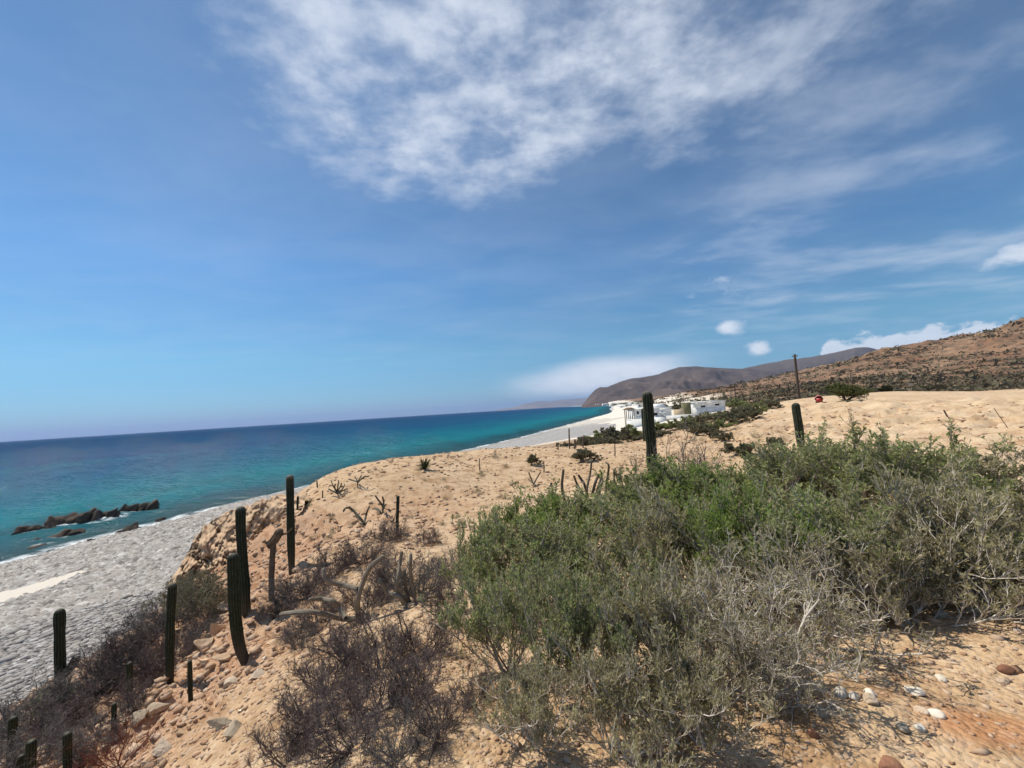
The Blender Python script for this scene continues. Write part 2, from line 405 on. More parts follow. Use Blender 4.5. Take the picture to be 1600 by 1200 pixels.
def G(px, py, y0=0.6, y1=900):
    """first place where the view through a picture point meets the ground"""
    r = ray(px, py); Y = np.geomspace(y0, y1, 900)
    p = np.array([0, 0, EYE])[None] + r[None] * (Y / r[1])[:, None]
    g = ground_z(p[:, 0], p[:, 1]); s = shore_dist(p[:, 0], p[:, 1])
    g = np.maximum(g, beach_z(s))
    k = np.argmax(p[:, 2] < g)
    if p[k, 2] >= g[k]: k = len(Y) - 1
    a, b = p[max(k - 1, 0)], p[k]; ga, gb = a[2] - g[max(k - 1, 0)], b[2] - g[k]
    t = ga / (ga - gb) if ga != gb else 0
    return a + (b - a) * min(max(t, 0), 1)

# --- ground material
def ground_material(name):
    m, t, b = new_mat(name)
    v = geo_pos(t)
    lot, hill, slope, low, gul, pale = (attr(t, k) for k in ('lot', 'hill', 'slope', 'low', 'gul', 'pale'))
    n1 = t.noise(v, 0.35, 5, 0.6, 0.4); n2 = t.noise(v, 2.6, 6, 0.65, 0.3); n3 = t.noise(v, 14.0, 5, 0.7)
    vor = t.node('ShaderNodeTexVoronoi', feature='F1'); t.l.new(v, vor.inputs['Vector']); vor.inputs['Scale'].default_value = 34.0
    base = t.mix(t.smooth(n1, 0.3, 0.7), (0.55, 0.38, 0.225, 1), (0.63, 0.465, 0.30, 1))
    base = t.mix(t.smooth(n2, 0.42, 0.68), base, (0.36, 0.22, 0.115, 1))
    lotc = t.mix(t.smooth(n1, 0.35, 0.65), (0.69, 0.535, 0.355, 1), (0.60, 0.425, 0.26, 1))
    lotc = t.mix(t.math('MULTIPLY', t.smooth(n2, 0.46, 0.70), 0.75), lotc, (0.44, 0.255, 0.14, 1))
    ln = t.noise(t.vmul(v, (0.10, 0.55, 1)), 1.0, 5, 0.6, 0.3)
    lotc = t.mix(t.math('MULTIPLY', t.smooth(ln, 0.52, 0.68), 0.6), lotc, (0.70, 0.53, 0.36, 1))
    lotc = t.mix(t.math('MULTIPLY', t.smooth(ln, 0.44, 0.30), 0.6), lotc, (0.42, 0.235, 0.13, 1))
    base = t.mix(lot, base, lotc)
    slc = t.mix(t.smooth(n2, 0.36, 0.66), (0.52, 0.31, 0.19, 1), (0.34, 0.17, 0.09, 1))
    slc = t.mix(t.math('MULTIPLY', t.smooth(n3, 0.5, 0.7), 0.6), slc, (0.58, 0.43, 0.32, 1))
    base = t.mix(t.math('MULTIPLY', slope, 0.85), base, slc)
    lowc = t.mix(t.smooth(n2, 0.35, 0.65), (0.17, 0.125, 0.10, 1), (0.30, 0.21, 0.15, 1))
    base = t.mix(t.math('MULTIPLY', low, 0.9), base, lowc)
    base = t.mix(t.math('MULTIPLY', gul, 0.75), base, (0.30, 0.20, 0.13, 1))
    # pebbles of differing tone on the surface
    cs = t.n.new('ShaderNodeSeparateColor'); t.l.new(vor.outputs['Color'], cs.inputs[0])
    pk = t.math('MULTIPLY', t.smooth(cs.outputs[0], 0.72, 0.95), t.math('SUBTRACT', 1.0, t.math('MULTIPLY', lot, 0.6)))
    base = t.mix(t.math('MULTIPLY', pk, 0.3), base, (0.62, 0.52, 0.42, 1))
    pd = t.smooth(cs.outputs[1], 0.75, 0.98)
    base = t.mix(t.math('MULTIPLY', pd, 0.35), base, (0.24, 0.14, 0.09, 1))
    # rusty streak in the bare soil
    sv = t.n.new('ShaderNodeSeparateXYZ'); t.l.new(v, sv.inputs[0])
    du = t.math('MULTIPLY', t.math('SUBTRACT', sv.outputs[0], 2.02), 3.2); dv = t.math('MULTIPLY', t.math('SUBTRACT', sv.outputs[1], 1.93), 4.2)
    rr_ = t.math('ADD', t.math('MULTIPLY', du, du), t.math('MULTIPLY', dv, dv))
    base = t.mix(t.math('MULTIPLY', t.smooth(t.math('ADD', rr_, t.math('MULTIPLY', t.math('SUBTRACT', n2, 0.5), 1.6)), 1.0, 0.2), 0.45), base, (0.50, 0.19, 0.07, 1))
    # hills: red-brown soil between scrub
    hn = t.noise(v, 0.22, 6, 0.65, 0.1); hn2 = t.noise(v, 0.03, 4, 0.55, 0.2)
    hc = t.mix(t.smooth(hn2, 0.35, 0.65), (0.225, 0.125, 0.075, 1), (0.34, 0.215, 0.135, 1))
    hc = t.mix(t.math('MULTIPLY', t.smooth(hn, 0.42, 0.6), 0.8), hc, (0.12, 0.088, 0.062, 1))
    base = t.mix(hill, base, hc)
    base = t.mix(pale, base, t.mix(n2, (0.62, 0.55, 0.45, 1), (0.78, 0.73, 0.65, 1)))
    t.l.new(base, b.inputs['Base Color'])
    b.inputs['Roughness'].default_value = 0.95; b.inputs['Specular IOR Level'].default_value = 0.15
    h = t.math('ADD', t.math('MULTIPLY', vor.outputs['Distance'], -0.5), t.math('ADD', t.math('MULTIPLY', n2, 1.2), t.math('MULTIPLY', n3, 0.6)))
    bump(t, b, h, 0.75, 0.045)
    return m
M_ground = ground_material("ground_soil")

azs = np.radians(np.concatenate([np.arange(-180, -72, 4.0), np.arange(-72, 68, 0.27), np.arange(68, 180, 4.0)]))
rs = np.concatenate([[0.05, 0.2, 0.4, 0.6], np.geomspace(0.75, 2900, 520)])
RR, AZ = np.meshgrid(rs, azs, indexing='ij')
gx = (RR * np.sin(AZ)).ravel(); gy = (RR * np.cos(AZ)).ravel()
gz = ground_z(gx, gy)
gs = shore_dist(gx, gy)
gz = np.where(gs < 6, np.minimum(gz, beach_z(gs) - 0.5 - 0.05 * np.maximum(0, 6 - gs)), gz)
lot_, hill_, slope_, low_, gul_ = zones(gx, gy, base_z(gx, gy))
_back = (1 - sstep(48, 74, gs + 14 * fbm2(gx, gy, 18.0, 3, 57))) * sstep(60, 85, np.hypot(gx, gy))       # sandy back of the beach
lot_ = np.maximum(lot_, _back); gul_ = gul_ * (1 - _back); hill_ = hill_ * (1 - _back)
F = grid_faces(len(rs), len(azs), True)
keepf = (gs[F].max(1) > -6) & (RR.ravel()[F].max(1) < 2800) & ~((gy[F].max(1) < -120))
F = F[keepf]
rf = RR.ravel()[F].mean(1)
V = np.stack([gx, gy, gz], 1)
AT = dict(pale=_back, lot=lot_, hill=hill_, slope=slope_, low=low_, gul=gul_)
def sub_mesh(name, mask):
    f = F[mask]; used, inv = np.unique(f, return_inverse=True)
    return mesh_np(name, V[used], inv.reshape(f.shape), M_ground, True, {k: a[used] for k, a in AT.items()})
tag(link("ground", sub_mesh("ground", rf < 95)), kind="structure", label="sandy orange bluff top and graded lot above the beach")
tag(link("hillside", sub_mesh("hillside", rf >= 95)), kind="structure", label="brown scrubby hillside behind the sandy lot")

# --- beach: a shingle strip along the waterline
M_beach, t, b = new_mat("beach_shingle")
v = geo_pos(t); s_at = attr(t, 's'); sand_at = attr(t, 'sand')
vor = t.node('ShaderNodeTexVoronoi', feature='F1'); t.l.new(v, vor.inputs['Vector']); vor.inputs['Scale'].default_value = 8.5
cs = t.n.new('ShaderNodeSeparateColor'); t.l.new(vor.outputs['Color'], cs.inputs[0])
bc = t.ramp(cs.outputs[0], [(0.0, (0.15, 0.145, 0.14)), (0.45, (0.30, 0.29, 0.28)), (0.8, (0.43, 0.415, 0.40)), (1.0, (0.62, 0.605, 0.58))])
n = t.noise(v, 0.25, 4, 0.6, 0.3)
bc = t.mix(t.math('MULTIPLY', t.smooth(n, 0.4, 0.7), 0.45), bc, (0.33, 0.28, 0.235, 1))
damp = t.smooth(t.math('ADD', s_at, t.math('MULTIPLY', t.math('SUBTRACT', n, 0.5), 8.0)), 5.0, 13.0, 1.0, 0.0)
bc = t.mix(t.math('MULTIPLY', damp, 0.55), bc, (0.27, 0.235, 0.21, 1))
wet = t.smooth(t.math('ADD', s_at, t.math('MULTIPLY', t.math('SUBTRACT', n, 0.5), 3.0)), 0.6, 5.0, 1.0, 0.0)
bc = t.mix(t.math('MULTIPLY', wet, 0.55), bc, (0.13, 0.105, 0.085, 1))
sc = t.mix(t.noise(v, 3.0, 4), (0.54, 0.48, 0.40, 1), (0.66, 0.60, 0.52, 1))
sm = t.smooth(t.math('ADD', sand_at, t.math('MULTIPLY', t.math('SUBTRACT', t.noise(v, 0.9, 6, 0.7), 0.5), 1.1)), 0.40, 0.68)
bc = t.mix(sm, bc, sc)
t.l.new(bc, b.inputs['Base Color']); t.put(b.inputs['Roughness'], t.math('SUBTRACT', 0.9, t.math('MULTIPLY', wet, 0.45)))
hh = t.math('MULTIPLY', vor.outputs['Distance'], t.math('SUBTRACT', -1.0, t.math('MULTIPLY', sm, -1.0)))
bump(t, b, t.math('ADD', hh, t.math('MULTIPLY', t.noise(v, 1.1, 4), 0.05)), 0.7, 0.06)

cum = np.concatenate([[0], np.cumsum(np.hypot(*np.diff(SH, axis=0).T))])
tt = np.concatenate([np.arange(cum[0], 330, 0.6), np.geomspace(330, cum[-1] - 1, 260)])
cx = np.interp(tt, cum, SH[:, 0]); cy = np.interp(tt, cum, SH[:, 1])
tx = np.gradient(cx); ty = np.gradient(cy); L = np.hypot(tx, ty); k = np.ones(25) / 25
nx, ny = ty / L, -tx / L
nx[12:-12] = np.convolve(nx, k, 'valid'); ny[12:-12] = np.convolve(ny, k, 'valid')
ss = np.concatenate([np.linspace(-9, 0, 7)[:-1], np.linspace(0, 34, 58)])
TT, SS = np.meshgrid(np.arange(len(tt)), ss, indexing='ij')
wd = 1 + 0.9 * sstep(400, 900, tt)[TT]
bx = cx[TT] + nx[TT] * SS * wd; by = cy[TT] + ny[TT] * SS * wd
bz = beach_z(SS) + np.where(SS > -4, fbm2(bx, by, 7.0, 4, 51) * 0.22 + 0.05 * np.sin(SS * 0.9 + fbm2(bx, by, 12, 2, 52) * 3), 0)
bz = np.where(SS > 28, bz - (SS - 28) * 0.25, bz)
def strip_mask(x, y):
    """pale sand ribbon high on the shingle"""
    a, b_, c_ = Pz(-60, 948, 1.9)[:2], Pz(50, 914, 1.9)[:2], Pz(122, 894, 1.8)[:2]
    best = np.full(x.shape, 1e9)
    for p, qq, wa, wb in ((a, b_, 2.0, 1.7), (b_, c_, 1.7, 0.6)):
        d = qq - p; u = np.clip(((x - p[0]) * d[0] + (y - p[1]) * d[1]) / (d @ d), 0, 1)
        best = np.minimum(best, np.hypot(x - p[0] - u * d[0], y - p[1] - u * d[1]) / (wa + (wb - wa) * u))
    return 1 - sstep(0.5, 1.5, best)
sand = np.maximum(strip_mask(bx, by), sstep(85, 170, by) * 0.62)
me = mesh_np("beach", np.stack([bx.ravel(), by.ravel(), bz.ravel()], 1), grid_faces(len(tt), len(ss)), M_beach, True, dict(s=SS.ravel(), sand=sand.ravel()))
tag(link("beach", me), kind="structure", label="grey shingle beach below the bluff")

# --- sea
SEA_ROCKS = [  # left px, right px, top py, base py
    (88, 185, 787, 813), (40, 88, 811, 829), (195, 240, 780, 797), (172, 200, 792, 800), (90, 126, 824, 836), (38, 60, 837, 846), (56, 75, 842, 852), (240, 258, 804, 814), (185, 214, 821, 834), (133, 190, 832, 852)]
rock_xy = [(Pz((a + b_) / 2, d, 0.0)[:2], abs(Pz(b_, d, 0)[0] - Pz(a, d, 0)[0]) / 2) for a, b_, c_, d in SEA_ROCKS]
azs2 = np.radians(np.concatenate([np.arange(-150, -72, 2.5), np.arange(-72, 14, 0.25)]))
rs2 = np.concatenate([np.geomspace(14, 400, 420), np.geomspace(404, 26000, 130)])
RR2, AZ2 = np.meshgrid(rs2, azs2, indexing='ij')
sx = (RR2 * np.sin(AZ2)).ravel(); sy = (RR2 * np.cos(AZ2)).ravel()
sd = -shore_dist(sx, sy)
fade = 1 - sstep(220, 390, np.hypot(sx, sy))
wv = 0.10 * np.sin((sx * 0.78 + sy * 0.42) * 0.55 + 2.2 * fbm2(sx, sy, 14, 2, 61)) + 0.5 * fbm2(sx * 0.42 + sy * 0.1, sy - sx * 0.12, 3.0, 4, 62, 0.55)
sz = wv * fade * sstep(-3, 10, sd) + 0.02
F2 = grid_faces(len(rs2), len(azs2)); F2 = F2[sd[F2].max(1) > -7]
used, inv = np.unique(F2, return_inverse=True)
rd = np.full(sx.shape, 9.0)
for (c, rad) in rock_xy: rd = np.minimum(rd, np.hypot(sx - c[0], (sy - c[1]) * 1.3) - rad * 0.8)
M_sea, t, b = new_mat("sea_water")
v = geo_pos(t); d_at = attr(t, 'depth'); r_at = attr(t, 'rockd')
vs = t.vmul(v, (1, 1, 0))
nb = t.noise(t.vmul(v, (1.0, 0.45, 0)), 0.018, 4, 0.55, 0.5)
ns = t.noise(t.vmul(v, (0.9, 0.55, 0)), 0.09, 4, 0.6, 0.4)
dd = t.math('MULTIPLY', d_at, t.math('ADD', 0.05, t.math('MULTIPLY', nb, 1.9)))
lg = t.math('DIVIDE', t.math('LOGARITHM', t.math('ADD', t.math('MAXIMUM', dd, 0.0), 1.0), 10.0), 3.5)
wc = t.ramp(lg, [(0.0, (0.045, 0.075, 0.075)), (0.22, (0.022, 0.075, 0.092)), (0.33, (0.009, 0.098, 0.128)), (0.42, (0.006, 0.150, 0.188)), (0.52, (0.005, 0.100, 0.165)), (0.62, (0.005, 0.066, 0.148)), (0.78, (0.005, 0.045, 0.118)), (1.0, (0.005, 0.036, 0.095))])
# weed and boulders on the bottom darken patches of the shallows
pw = t.math('MULTIPLY', t.smooth(ns, 0.48, 0.66), t.smooth(d_at, 40.0, 4.0))
wc = t.mix(t.math('MULTIPLY', pw, 0.65), wc, (0.016, 0.042, 0.052, 1))
foam_n = t.noise(vs, 0.55, 6, 0.68, 0.6); foam_n2 = t.noise(t.vmul(v, (1.0, 0.4, 0)), 0.30, 5, 0.7, 0.3)
edge_f = t.smooth(t.math('ADD', d_at, t.math('MULTIPLY', t.math('SUBTRACT', foam_n2, 0.5), 7.0)), 2.2, 0.3)
edge_f = t.math('MULTIPLY', edge_f, t.smooth(foam_n, 0.37, 0.52))
rk_f = t.math('MULTIPLY', t.smooth(t.math('ADD', r_at, t.math('MULTIPLY', t.math('SUBTRACT', foam_n, 0.5), 3.0)), 0.7, -0.4), t.smooth(foam_n, 0.46, 0.6))
cap = t.math('MULTIPLY', t.smooth(t.noise(t.vmul(v, (0.5, 1.2, 0)), 0.42, 6, 0.7, 0.4), 0.735, 0.78), 0.55)
fm = t.math('MAXIMUM', t.math('MAXIMUM', edge_f, rk_f), cap)
t.n.remove(b)
b = t.n.new('ShaderNodeBsdfDiffuse'); gl = t.n.new('ShaderNodeBsdfGlossy'); fr = t.n.new('ShaderNodeFresnel'); mx = t.n.new('ShaderNodeMixShader')
t.l.new(t.mix(fm, wc, (0.78, 0.82, 0.84, 1)), b.inputs['Color'])
gl.inputs['Roughness'].default_value = 0.07; fr.inputs['IOR'].default_value = 1.333
t.put(mx.inputs[0], t.math('MULTIPLY', t.math('MINIMUM', fr.outputs[0], 0.085), t.math('SUBTRACT', 1.0, fm)))   # wave faces hide each other at grazing view
t.l.new(b.outputs[0], mx.inputs[1]); t.l.new(gl.outputs[0], mx.inputs[2])
t.l.new(mx.outputs[0], [n for n in t.n if n.type == 'OUTPUT_MATERIAL'][0].inputs[0])
h = t.math('ADD', t.math('MULTIPLY', t.noise(t.vmul(v, (0.45, 1.0, 0)), 0.9, 5, 0.6, 0.1), 0.7), t.math('ADD', t.noise(t.vmul(v, (0.4, 1.0, 0)), 0.16, 4, 0.55, 0.15), t.math('MULTIPLY', t.noise(t.vmul(v, (0.35, 1.0, 0)), 0.03, 3, 0.5, 0.1), 2.0)))
bump(t, b, h, 0.9, 1.5)
bn = b.inputs['Normal'].links[0].from_socket
t.l.new(bn, gl.inputs['Normal']); t.l.new(bn, fr.inputs['Normal'])
me = mesh_np("sea", np.stack([sx, sy, sz], 1)[used], inv.reshape(F2.shape), M_sea, True, dict(depth=sd[used], rockd=rd[used]))
tag(link("sea", me), kind="structure", label="turquoise sea turning deep blue toward the horizon")

# --- mountains along the coast
def mountain_mat(name, c1, c2, c3, sc):
    m, t, b = new_mat(name)
    v = geo_pos(t)
    n = t.noise(v, sc, 6, 0.6, 0.4); n2 = t.noise(v, sc * 5, 5, 0.65)
    c = t.mix(t.smooth(n, 0.35, 0.65), (*c1, 1), (*c2, 1))
    c = t.mix(t.math('MULTIPLY', t.smooth(n2, 0.55, 0.72), 0.6), c, (*c3, 1))
    t.l.new(c, b.inputs['Base Color']); b.inputs['Roughness'].default_value = 1.0; b.inputs['Specular IOR Level'].default_value = 0.1
    return m
def ridge(name, prof, Yr, depth_front, depth_back, mat, label, seed, rough, na=320, nr=80, foot=2.0):
    """prof: picture points along the crest; the crest stands at forward distance Yr(px)"""
    prof = np.array(prof, float)
    pxs = np.linspace(prof[0, 0], prof[-1, 0], na); pys = np.interp(pxs, prof[:, 0], prof[:, 1])
    C = np.array([P(x, y, Yr(x)) for x, y in zip(pxs, pys)])
    C[:, 2] += fbm2(C[:, 0], C[:, 1], rough * 2.5, 5, seed) * rough * 0.16
    u = np.concatenate([np.linspace(-1, 0, int(nr * 0.65)), np.linspace(0, 1, int(nr * 0.35))[1:]])
    dirs = C[:, :2] / np.hypot(C[:, 0], C[:, 1])[:, None]
    vs_ = []
    for uu in u:
        off = uu * (depth_front if uu < 0 else depth_back)
        xy = C[:, :2] + dirs * off
        prof_h = (1 - abs(uu)) ** 1.25 * (1 + 0.0 * uu)
        r_ = np.abs(fbm2(xy[:, 0], xy[:, 1], rough * 3, 5, seed + 5, 0.55))
        n_ = fbm2(xy[:, 0], xy[:, 1], rough * 4, 5, seed + 9, 0.5)
        amp = np.sin(pi * min(abs(uu), 1.0)) 
        z = foot + (C[:, 2] - foot) * np.clip(prof_h + amp * (0.55 * n_ - 0.8 * r_ + 0.12), 0, 0.985 if uu != 0 else 1.0)
        z = np.where(abs(uu) > 0.995, foot - 8, z)
        vs_.append(np.column_stack([xy, z]))
    me = mesh_np(name, np.concatenate(vs_), grid_faces(len(u), na), mat, True)
    return tag(link(name, me), kind="structure", label=label)
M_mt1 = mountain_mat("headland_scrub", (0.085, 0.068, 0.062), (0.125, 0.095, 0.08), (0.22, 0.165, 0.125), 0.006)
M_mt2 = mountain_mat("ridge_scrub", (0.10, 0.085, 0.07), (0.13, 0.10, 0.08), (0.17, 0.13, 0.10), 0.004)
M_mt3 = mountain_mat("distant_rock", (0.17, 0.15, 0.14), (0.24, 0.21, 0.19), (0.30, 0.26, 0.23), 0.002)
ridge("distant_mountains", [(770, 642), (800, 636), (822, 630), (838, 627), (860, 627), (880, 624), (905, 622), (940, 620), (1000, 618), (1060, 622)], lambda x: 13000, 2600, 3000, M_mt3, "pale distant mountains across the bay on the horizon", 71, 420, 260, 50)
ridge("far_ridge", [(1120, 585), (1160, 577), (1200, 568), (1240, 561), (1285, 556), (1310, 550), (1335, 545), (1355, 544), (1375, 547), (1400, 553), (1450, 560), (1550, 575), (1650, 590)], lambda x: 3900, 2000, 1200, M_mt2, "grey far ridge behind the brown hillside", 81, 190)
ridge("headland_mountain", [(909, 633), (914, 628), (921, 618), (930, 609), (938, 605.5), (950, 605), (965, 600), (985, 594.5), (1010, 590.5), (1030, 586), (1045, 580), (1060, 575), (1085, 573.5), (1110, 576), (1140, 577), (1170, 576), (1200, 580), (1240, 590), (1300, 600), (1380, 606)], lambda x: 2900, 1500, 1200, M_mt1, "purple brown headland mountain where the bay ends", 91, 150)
# ------------------------------------------------------------------ plants: generators
def rnd_unit(rng, n):
    v = rng.normal(size=(n, 3)); return v / np.linalg.norm(v, axis=1, keepdims=True)
def unit(v): return v / np.maximum(np.linalg.norm(v, axis=-1, keepdims=True), 1e-9)
def polylines(rng, start, d, length, k, wob, up):
    """n wandering stems of k points each"""
    n = len(start); out = np.empty((n, k, 3)); out[:, 0] = start; d = d.copy()
    for j in range(1, k):
        d = unit(d + rng.normal(size=(n, 3)) * wob + np.array([0, 0, up]))
        out[:, j] = out[:, j - 1] + d * (length / (k - 1))[:, None]
    return out
def tubes(pl, r0, r1, sides=3):
    """pl (n,k,3); radii taper r0->r1 (arrays of n)"""
    n, k, _ = pl.shape
    tan = unit(np.gradient(pl, axis=1))
    ref = np.where(np.abs(tan[..., 2:3]) < 0.9, np.array([0, 0, 1.0]), np.array([1.0, 0, 0]))
    a = unit(np.cross(tan, ref)); b = np.cross(tan, a)
    rr = r0[:, None] + (r1 - r0)[:, None] * np.linspace(0, 1, k)[None]
    ang = np.arange(sides) * 2 * pi / sides
    v = pl[:, :, None] + rr[:, :, None, None] * (a[:, :, None] * np.cos(ang)[None, None, :, None] + b[:, :, None] * np.sin(ang)[None, None, :, None])
    i, j, s = np.meshgrid(np.arange(n), np.arange(k - 1), np.arange(sides), indexing='ij')
    b0 = (i * k + j) * sides; s2 = (s + 1) % sides
    f = np.stack([b0 + s, b0 + s2, b0 + sides + s2, b0 + sides + s], -1).reshape(-1, 4)
    return v.reshape(-1, 3), f
def pick(rng, pl, m, lo=0.2, hi=1.0):
    """m offshoots per polyline: positions and directions"""
    n, k, _ = pl.shape
    u = rng.uniform(lo, hi, (n, m)) * (k - 1); j = np.minimum(u.astype(int), k - 2); f = (u - j)[..., None]
    i = np.arange(n)[:, None]
    p = pl[i, j] * (1 - f) + pl[i, j + 1] * f
    return p.reshape(-1, 3), unit(pl[i, j + 1] - pl[i, j]).reshape(-1, 3)
def merge(parts):
    vs, fs, o = [], [], 0
    for v, f in parts:
        vs.append(v); fs.append(f + o); o += len(v)
    return np.concatenate(vs), np.concatenate(fs)
def leaf_quads(rng, p, d, ln, wd):
    n = len(p); d = unit(d + rng.normal(size=(n, 3)) * 0.45)
    side = unit(np.cross(d, rnd_unit(rng, n)))
    L = (ln * rng.uniform(0.6, 1.4, n))[:, None]; Wd = (wd * rng.uniform(0.6, 1.4, n))[:, None]
    v = np.stack([p, p + d * L * 0.5 + side * Wd, p + d * L, p + d * L * 0.5 - side * Wd], 1).reshape(-1, 3)
    return v, np.arange(4 * n).reshape(-1, 4)
def shrub_geo(seed, n0=14, m=(6, 6, 5), spread=60, leaves=5, ln=0.028, wd=0.008, r0=0.010, up=0.06, wob=0.22, lens=(0.95, 0.42, 0.2, 0.10), leaf_lo=0.0, broom=0.0, loose=1.0):
    rng = np.random.default_rng(seed)
    th = np.radians(spread) * np.sqrt(rng.uniform(0.02, 1, n0)); ph = rng.uniform(0, 2 * pi, n0)
    d = np.stack([np.sin(th) * np.cos(ph), np.sin(th) * np.sin(ph), np.cos(th)], 1)
    st = np.column_stack([rng.normal(size=(n0, 2)) * 0.05, np.full(n0, -0.05)])
    parts = []
    pl = polylines(rng, st, d, lens[0] * rng.uniform(0.65, 1.05, n0), 6, wob * 0.6, up)
    parts.append(tubes(pl, np.full(n0, r0), np.full(n0, r0 * 0.45), 4))
    r = r0 * 0.5
    for lev, mm in enumerate(m):
        p, dd = pick(rng, pl, mm, 0.25 if lev == 0 else 0.15)
        n = len(p)
        d = unit(dd * 0.8 + rnd_unit(rng, n) * (0.85 if lev < 1 else 0.85 * loose) + np.array([0, 0, 0.25 + (0 if lev < 1 else broom)]))
        pl = polylines(rng, p, d, lens[lev + 1] * rng.uniform(0.5, 1.2, n), 4 if lev < 2 else 3, wob, up)
        parts.append(tubes(pl, np.full(n, r), np.full(n, r * 0.5), 3))
        r = max(r * 0.6, 0.0018)
    v, f = merge(parts)
    sc = 1.0 / np.percentile(v[:, 2], 99.7)
    lv = None
    if leaves:
        p, dd = pick(rng, pl, leaves, 0.1, 1.0)
        if leaf_lo > 0:
            kp = rng.uniform(size=len(p)) < sstep(leaf_lo - 0.35, leaf_lo + 0.2, p[:, 2] * sc); p, dd = p[kp], dd[kp]
        lv = leaf_quads(rng, p, unit(dd + np.array([0, 0, 0.75])), ln, wd)
        lv = (lv[0] * sc, lv[1])
    v = v * sc
    rad = np.percentile(np.hypot(v[:, 0], v[:, 1]), 96)
    return (v, f), lv, rad

def leaf_mat(name, cols, trans=0.48):
    m, t, b = new_mat(name)
    for n in list(t.n): t.n.remove(n)
    out = t.n.new('ShaderNodeOutputMaterial'); df = t.n.new('ShaderNodeBsdfDiffuse'); tr = t.n.new('ShaderNodeBsdfTranslucent'); mx = t.n.new('ShaderNodeMixShader')
    oi = t.n.new('ShaderNodeObjectInfo')
    f = t.math('FRACT', t.math('ADD', island(t), t.math('MULTIPLY', oi.outputs['Random'], 0.25)))
    c = t.ramp(f, [(k / max(1, len(cols) - 1), x) for k, x in enumerate(cols)])
    c = t.mix(t.smooth(t.noise(geo_pos(t), 1.4, 3), 0.4, 0.65), c, t.mix(0.35, c, (0.20, 0.17, 0.10, 1)))
    t.l.new(c, df.inputs[0]); t.l.new(c, tr.inputs[0]); mx.inputs[0].default_value = trans
    t.l.new(df.outputs[0], mx.inputs[1]); t.l.new(tr.outputs[0], mx.inputs[2]); t.l.new(mx.outputs[0], out.inputs[0])
    return m
def twig_mat(name, cols):
    m, t, b = new_mat(name)
    c = t.ramp(island(t), [(k / max(1, len(cols) - 1), x) for k, x in enumerate(cols)])
    t.l.new(c, b.inputs['Base Color']); b.inputs['Roughness'].default_value = 0.9; b.inputs['Specular IOR Level'].default_value = 0.2
    return m
M_leaf = leaf_mat("shrub_leaf", [(0.15, 0.19, 0.06), (0.30, 0.345, 0.13), (0.40, 0.42, 0.19), (0.22, 0.28, 0.085), (0.52, 0.49, 0.31)])
M_leaf_g = leaf_mat("shrub_leaf_fresh", [(0.13, 0.20, 0.04), (0.23, 0.32, 0.075), (0.33, 0.39, 0.12)])
M_leaf_o = leaf_mat("shrub_leaf_olive", [(0.22, 0.20, 0.09), (0.40, 0.36, 0.19), (0.52, 0.47, 0.30), (0.26, 0.255, 0.11)])
M_leaf_d = leaf_mat("scrub_leaf_grey", [(0.13, 0.135, 0.08), (0.20, 0.19, 0.12), (0.27, 0.235, 0.16)], 0.3)
M_twig = twig_mat("twig_grey", [(0.26, 0.21, 0.165), (0.42, 0.36, 0.29), (0.58, 0.52, 0.44)])
M_twig_t = twig_mat("twig_tan", [(0.30, 0.25, 0.20), (0.54, 0.48, 0.40), (0.70, 0.64, 0.56)])
M_twig_p = twig_mat("twig_purple", [(0.085, 0.062, 0.060), (0.14, 0.105, 0.098), (0.22, 0.18, 0.165)])
M_twig_r = twig_mat("twig_red", [(0.16, 0.05, 0.035), (0.22, 0.075, 0.05), (0.12, 0.05, 0.04)])
M_twig_g = twig_mat("twig_dark_grey", [(0.10, 0.09, 0.085), (0.16, 0.145, 0.135), (0.23, 0.21, 0.195)])
M_wood = simple_mat("bleached_wood", (0.30, 0.26, 0.23), (0.19, 0.155, 0.135), 14, 0.9, 0.5, 0.01)

SHRUB = {}
def shrub_kind(key, twig, leaf, **kw):
    br, lv, rad = shrub_geo(**kw)
    SHRUB[key] = (mesh_np("branches_" + key, br[0], br[1], twig), mesh_np("foliage_" + key, lv[0], lv[1], leaf) if lv else None, rad)
for q_ in range(3):
    shrub_kind("leafy%d" % q_, M_twig, M_leaf, seed=11 + q_, leaves=5, leaf_lo=0.42, ln=0.044, wd=0.0068, wob=0.12, up=0.10, broom=0.75, loose=0.55, lens=(0.95, 0.42, 0.24, 0.14))
shrub_kind("fresh0", M_twig, M_leaf_g, seed=21, leaves=6, leaf_lo=0.28, ln=0.044, wd=0.0070, wob=0.12, up=0.12, broom=0.75, loose=0.6, lens=(0.95, 0.42, 0.24, 0.14))
for q_ in range(3):
    shrub_kind("twiggy%d" % q_, M_twig_t, M_leaf_o, seed=31 + q_, leaves=2, n0=14, m=(6, 5, 5), spread=72, wob=0.24, ln=0.034, wd=0.0075, leaf_lo=0.35, r0=0.014)
shrub_kind("olive0", M_twig_t, M_leaf_o, seed=37, leaves=5, n0=12, m=(6, 5, 5), spread=62, ln=0.040, wd=0.0075, r0=0.013, leaf_lo=0.35, wob=0.15, up=0.10, broom=0.35, loose=0.75, lens=(0.95, 0.42, 0.22, 0.13))
for q_ in range(2):
    shrub_kind("bare%d" % q_, M_twig_p, None, seed=41 + q_, leaves=0, n0=18, m=(6, 6, 5), spread=76, wob=0.32, r0=0.014)
shrub_kind("greybare0", M_twig_g, None, seed=45, leaves=0, n0=17, m=(6, 6, 5), spread=74, wob=0.34, r0=0.014)
shrub_kind("red0", M_twig_r, None, seed=47, leaves=0, n0=16, m=(5, 5, 3), spread=62, wob=0.2)
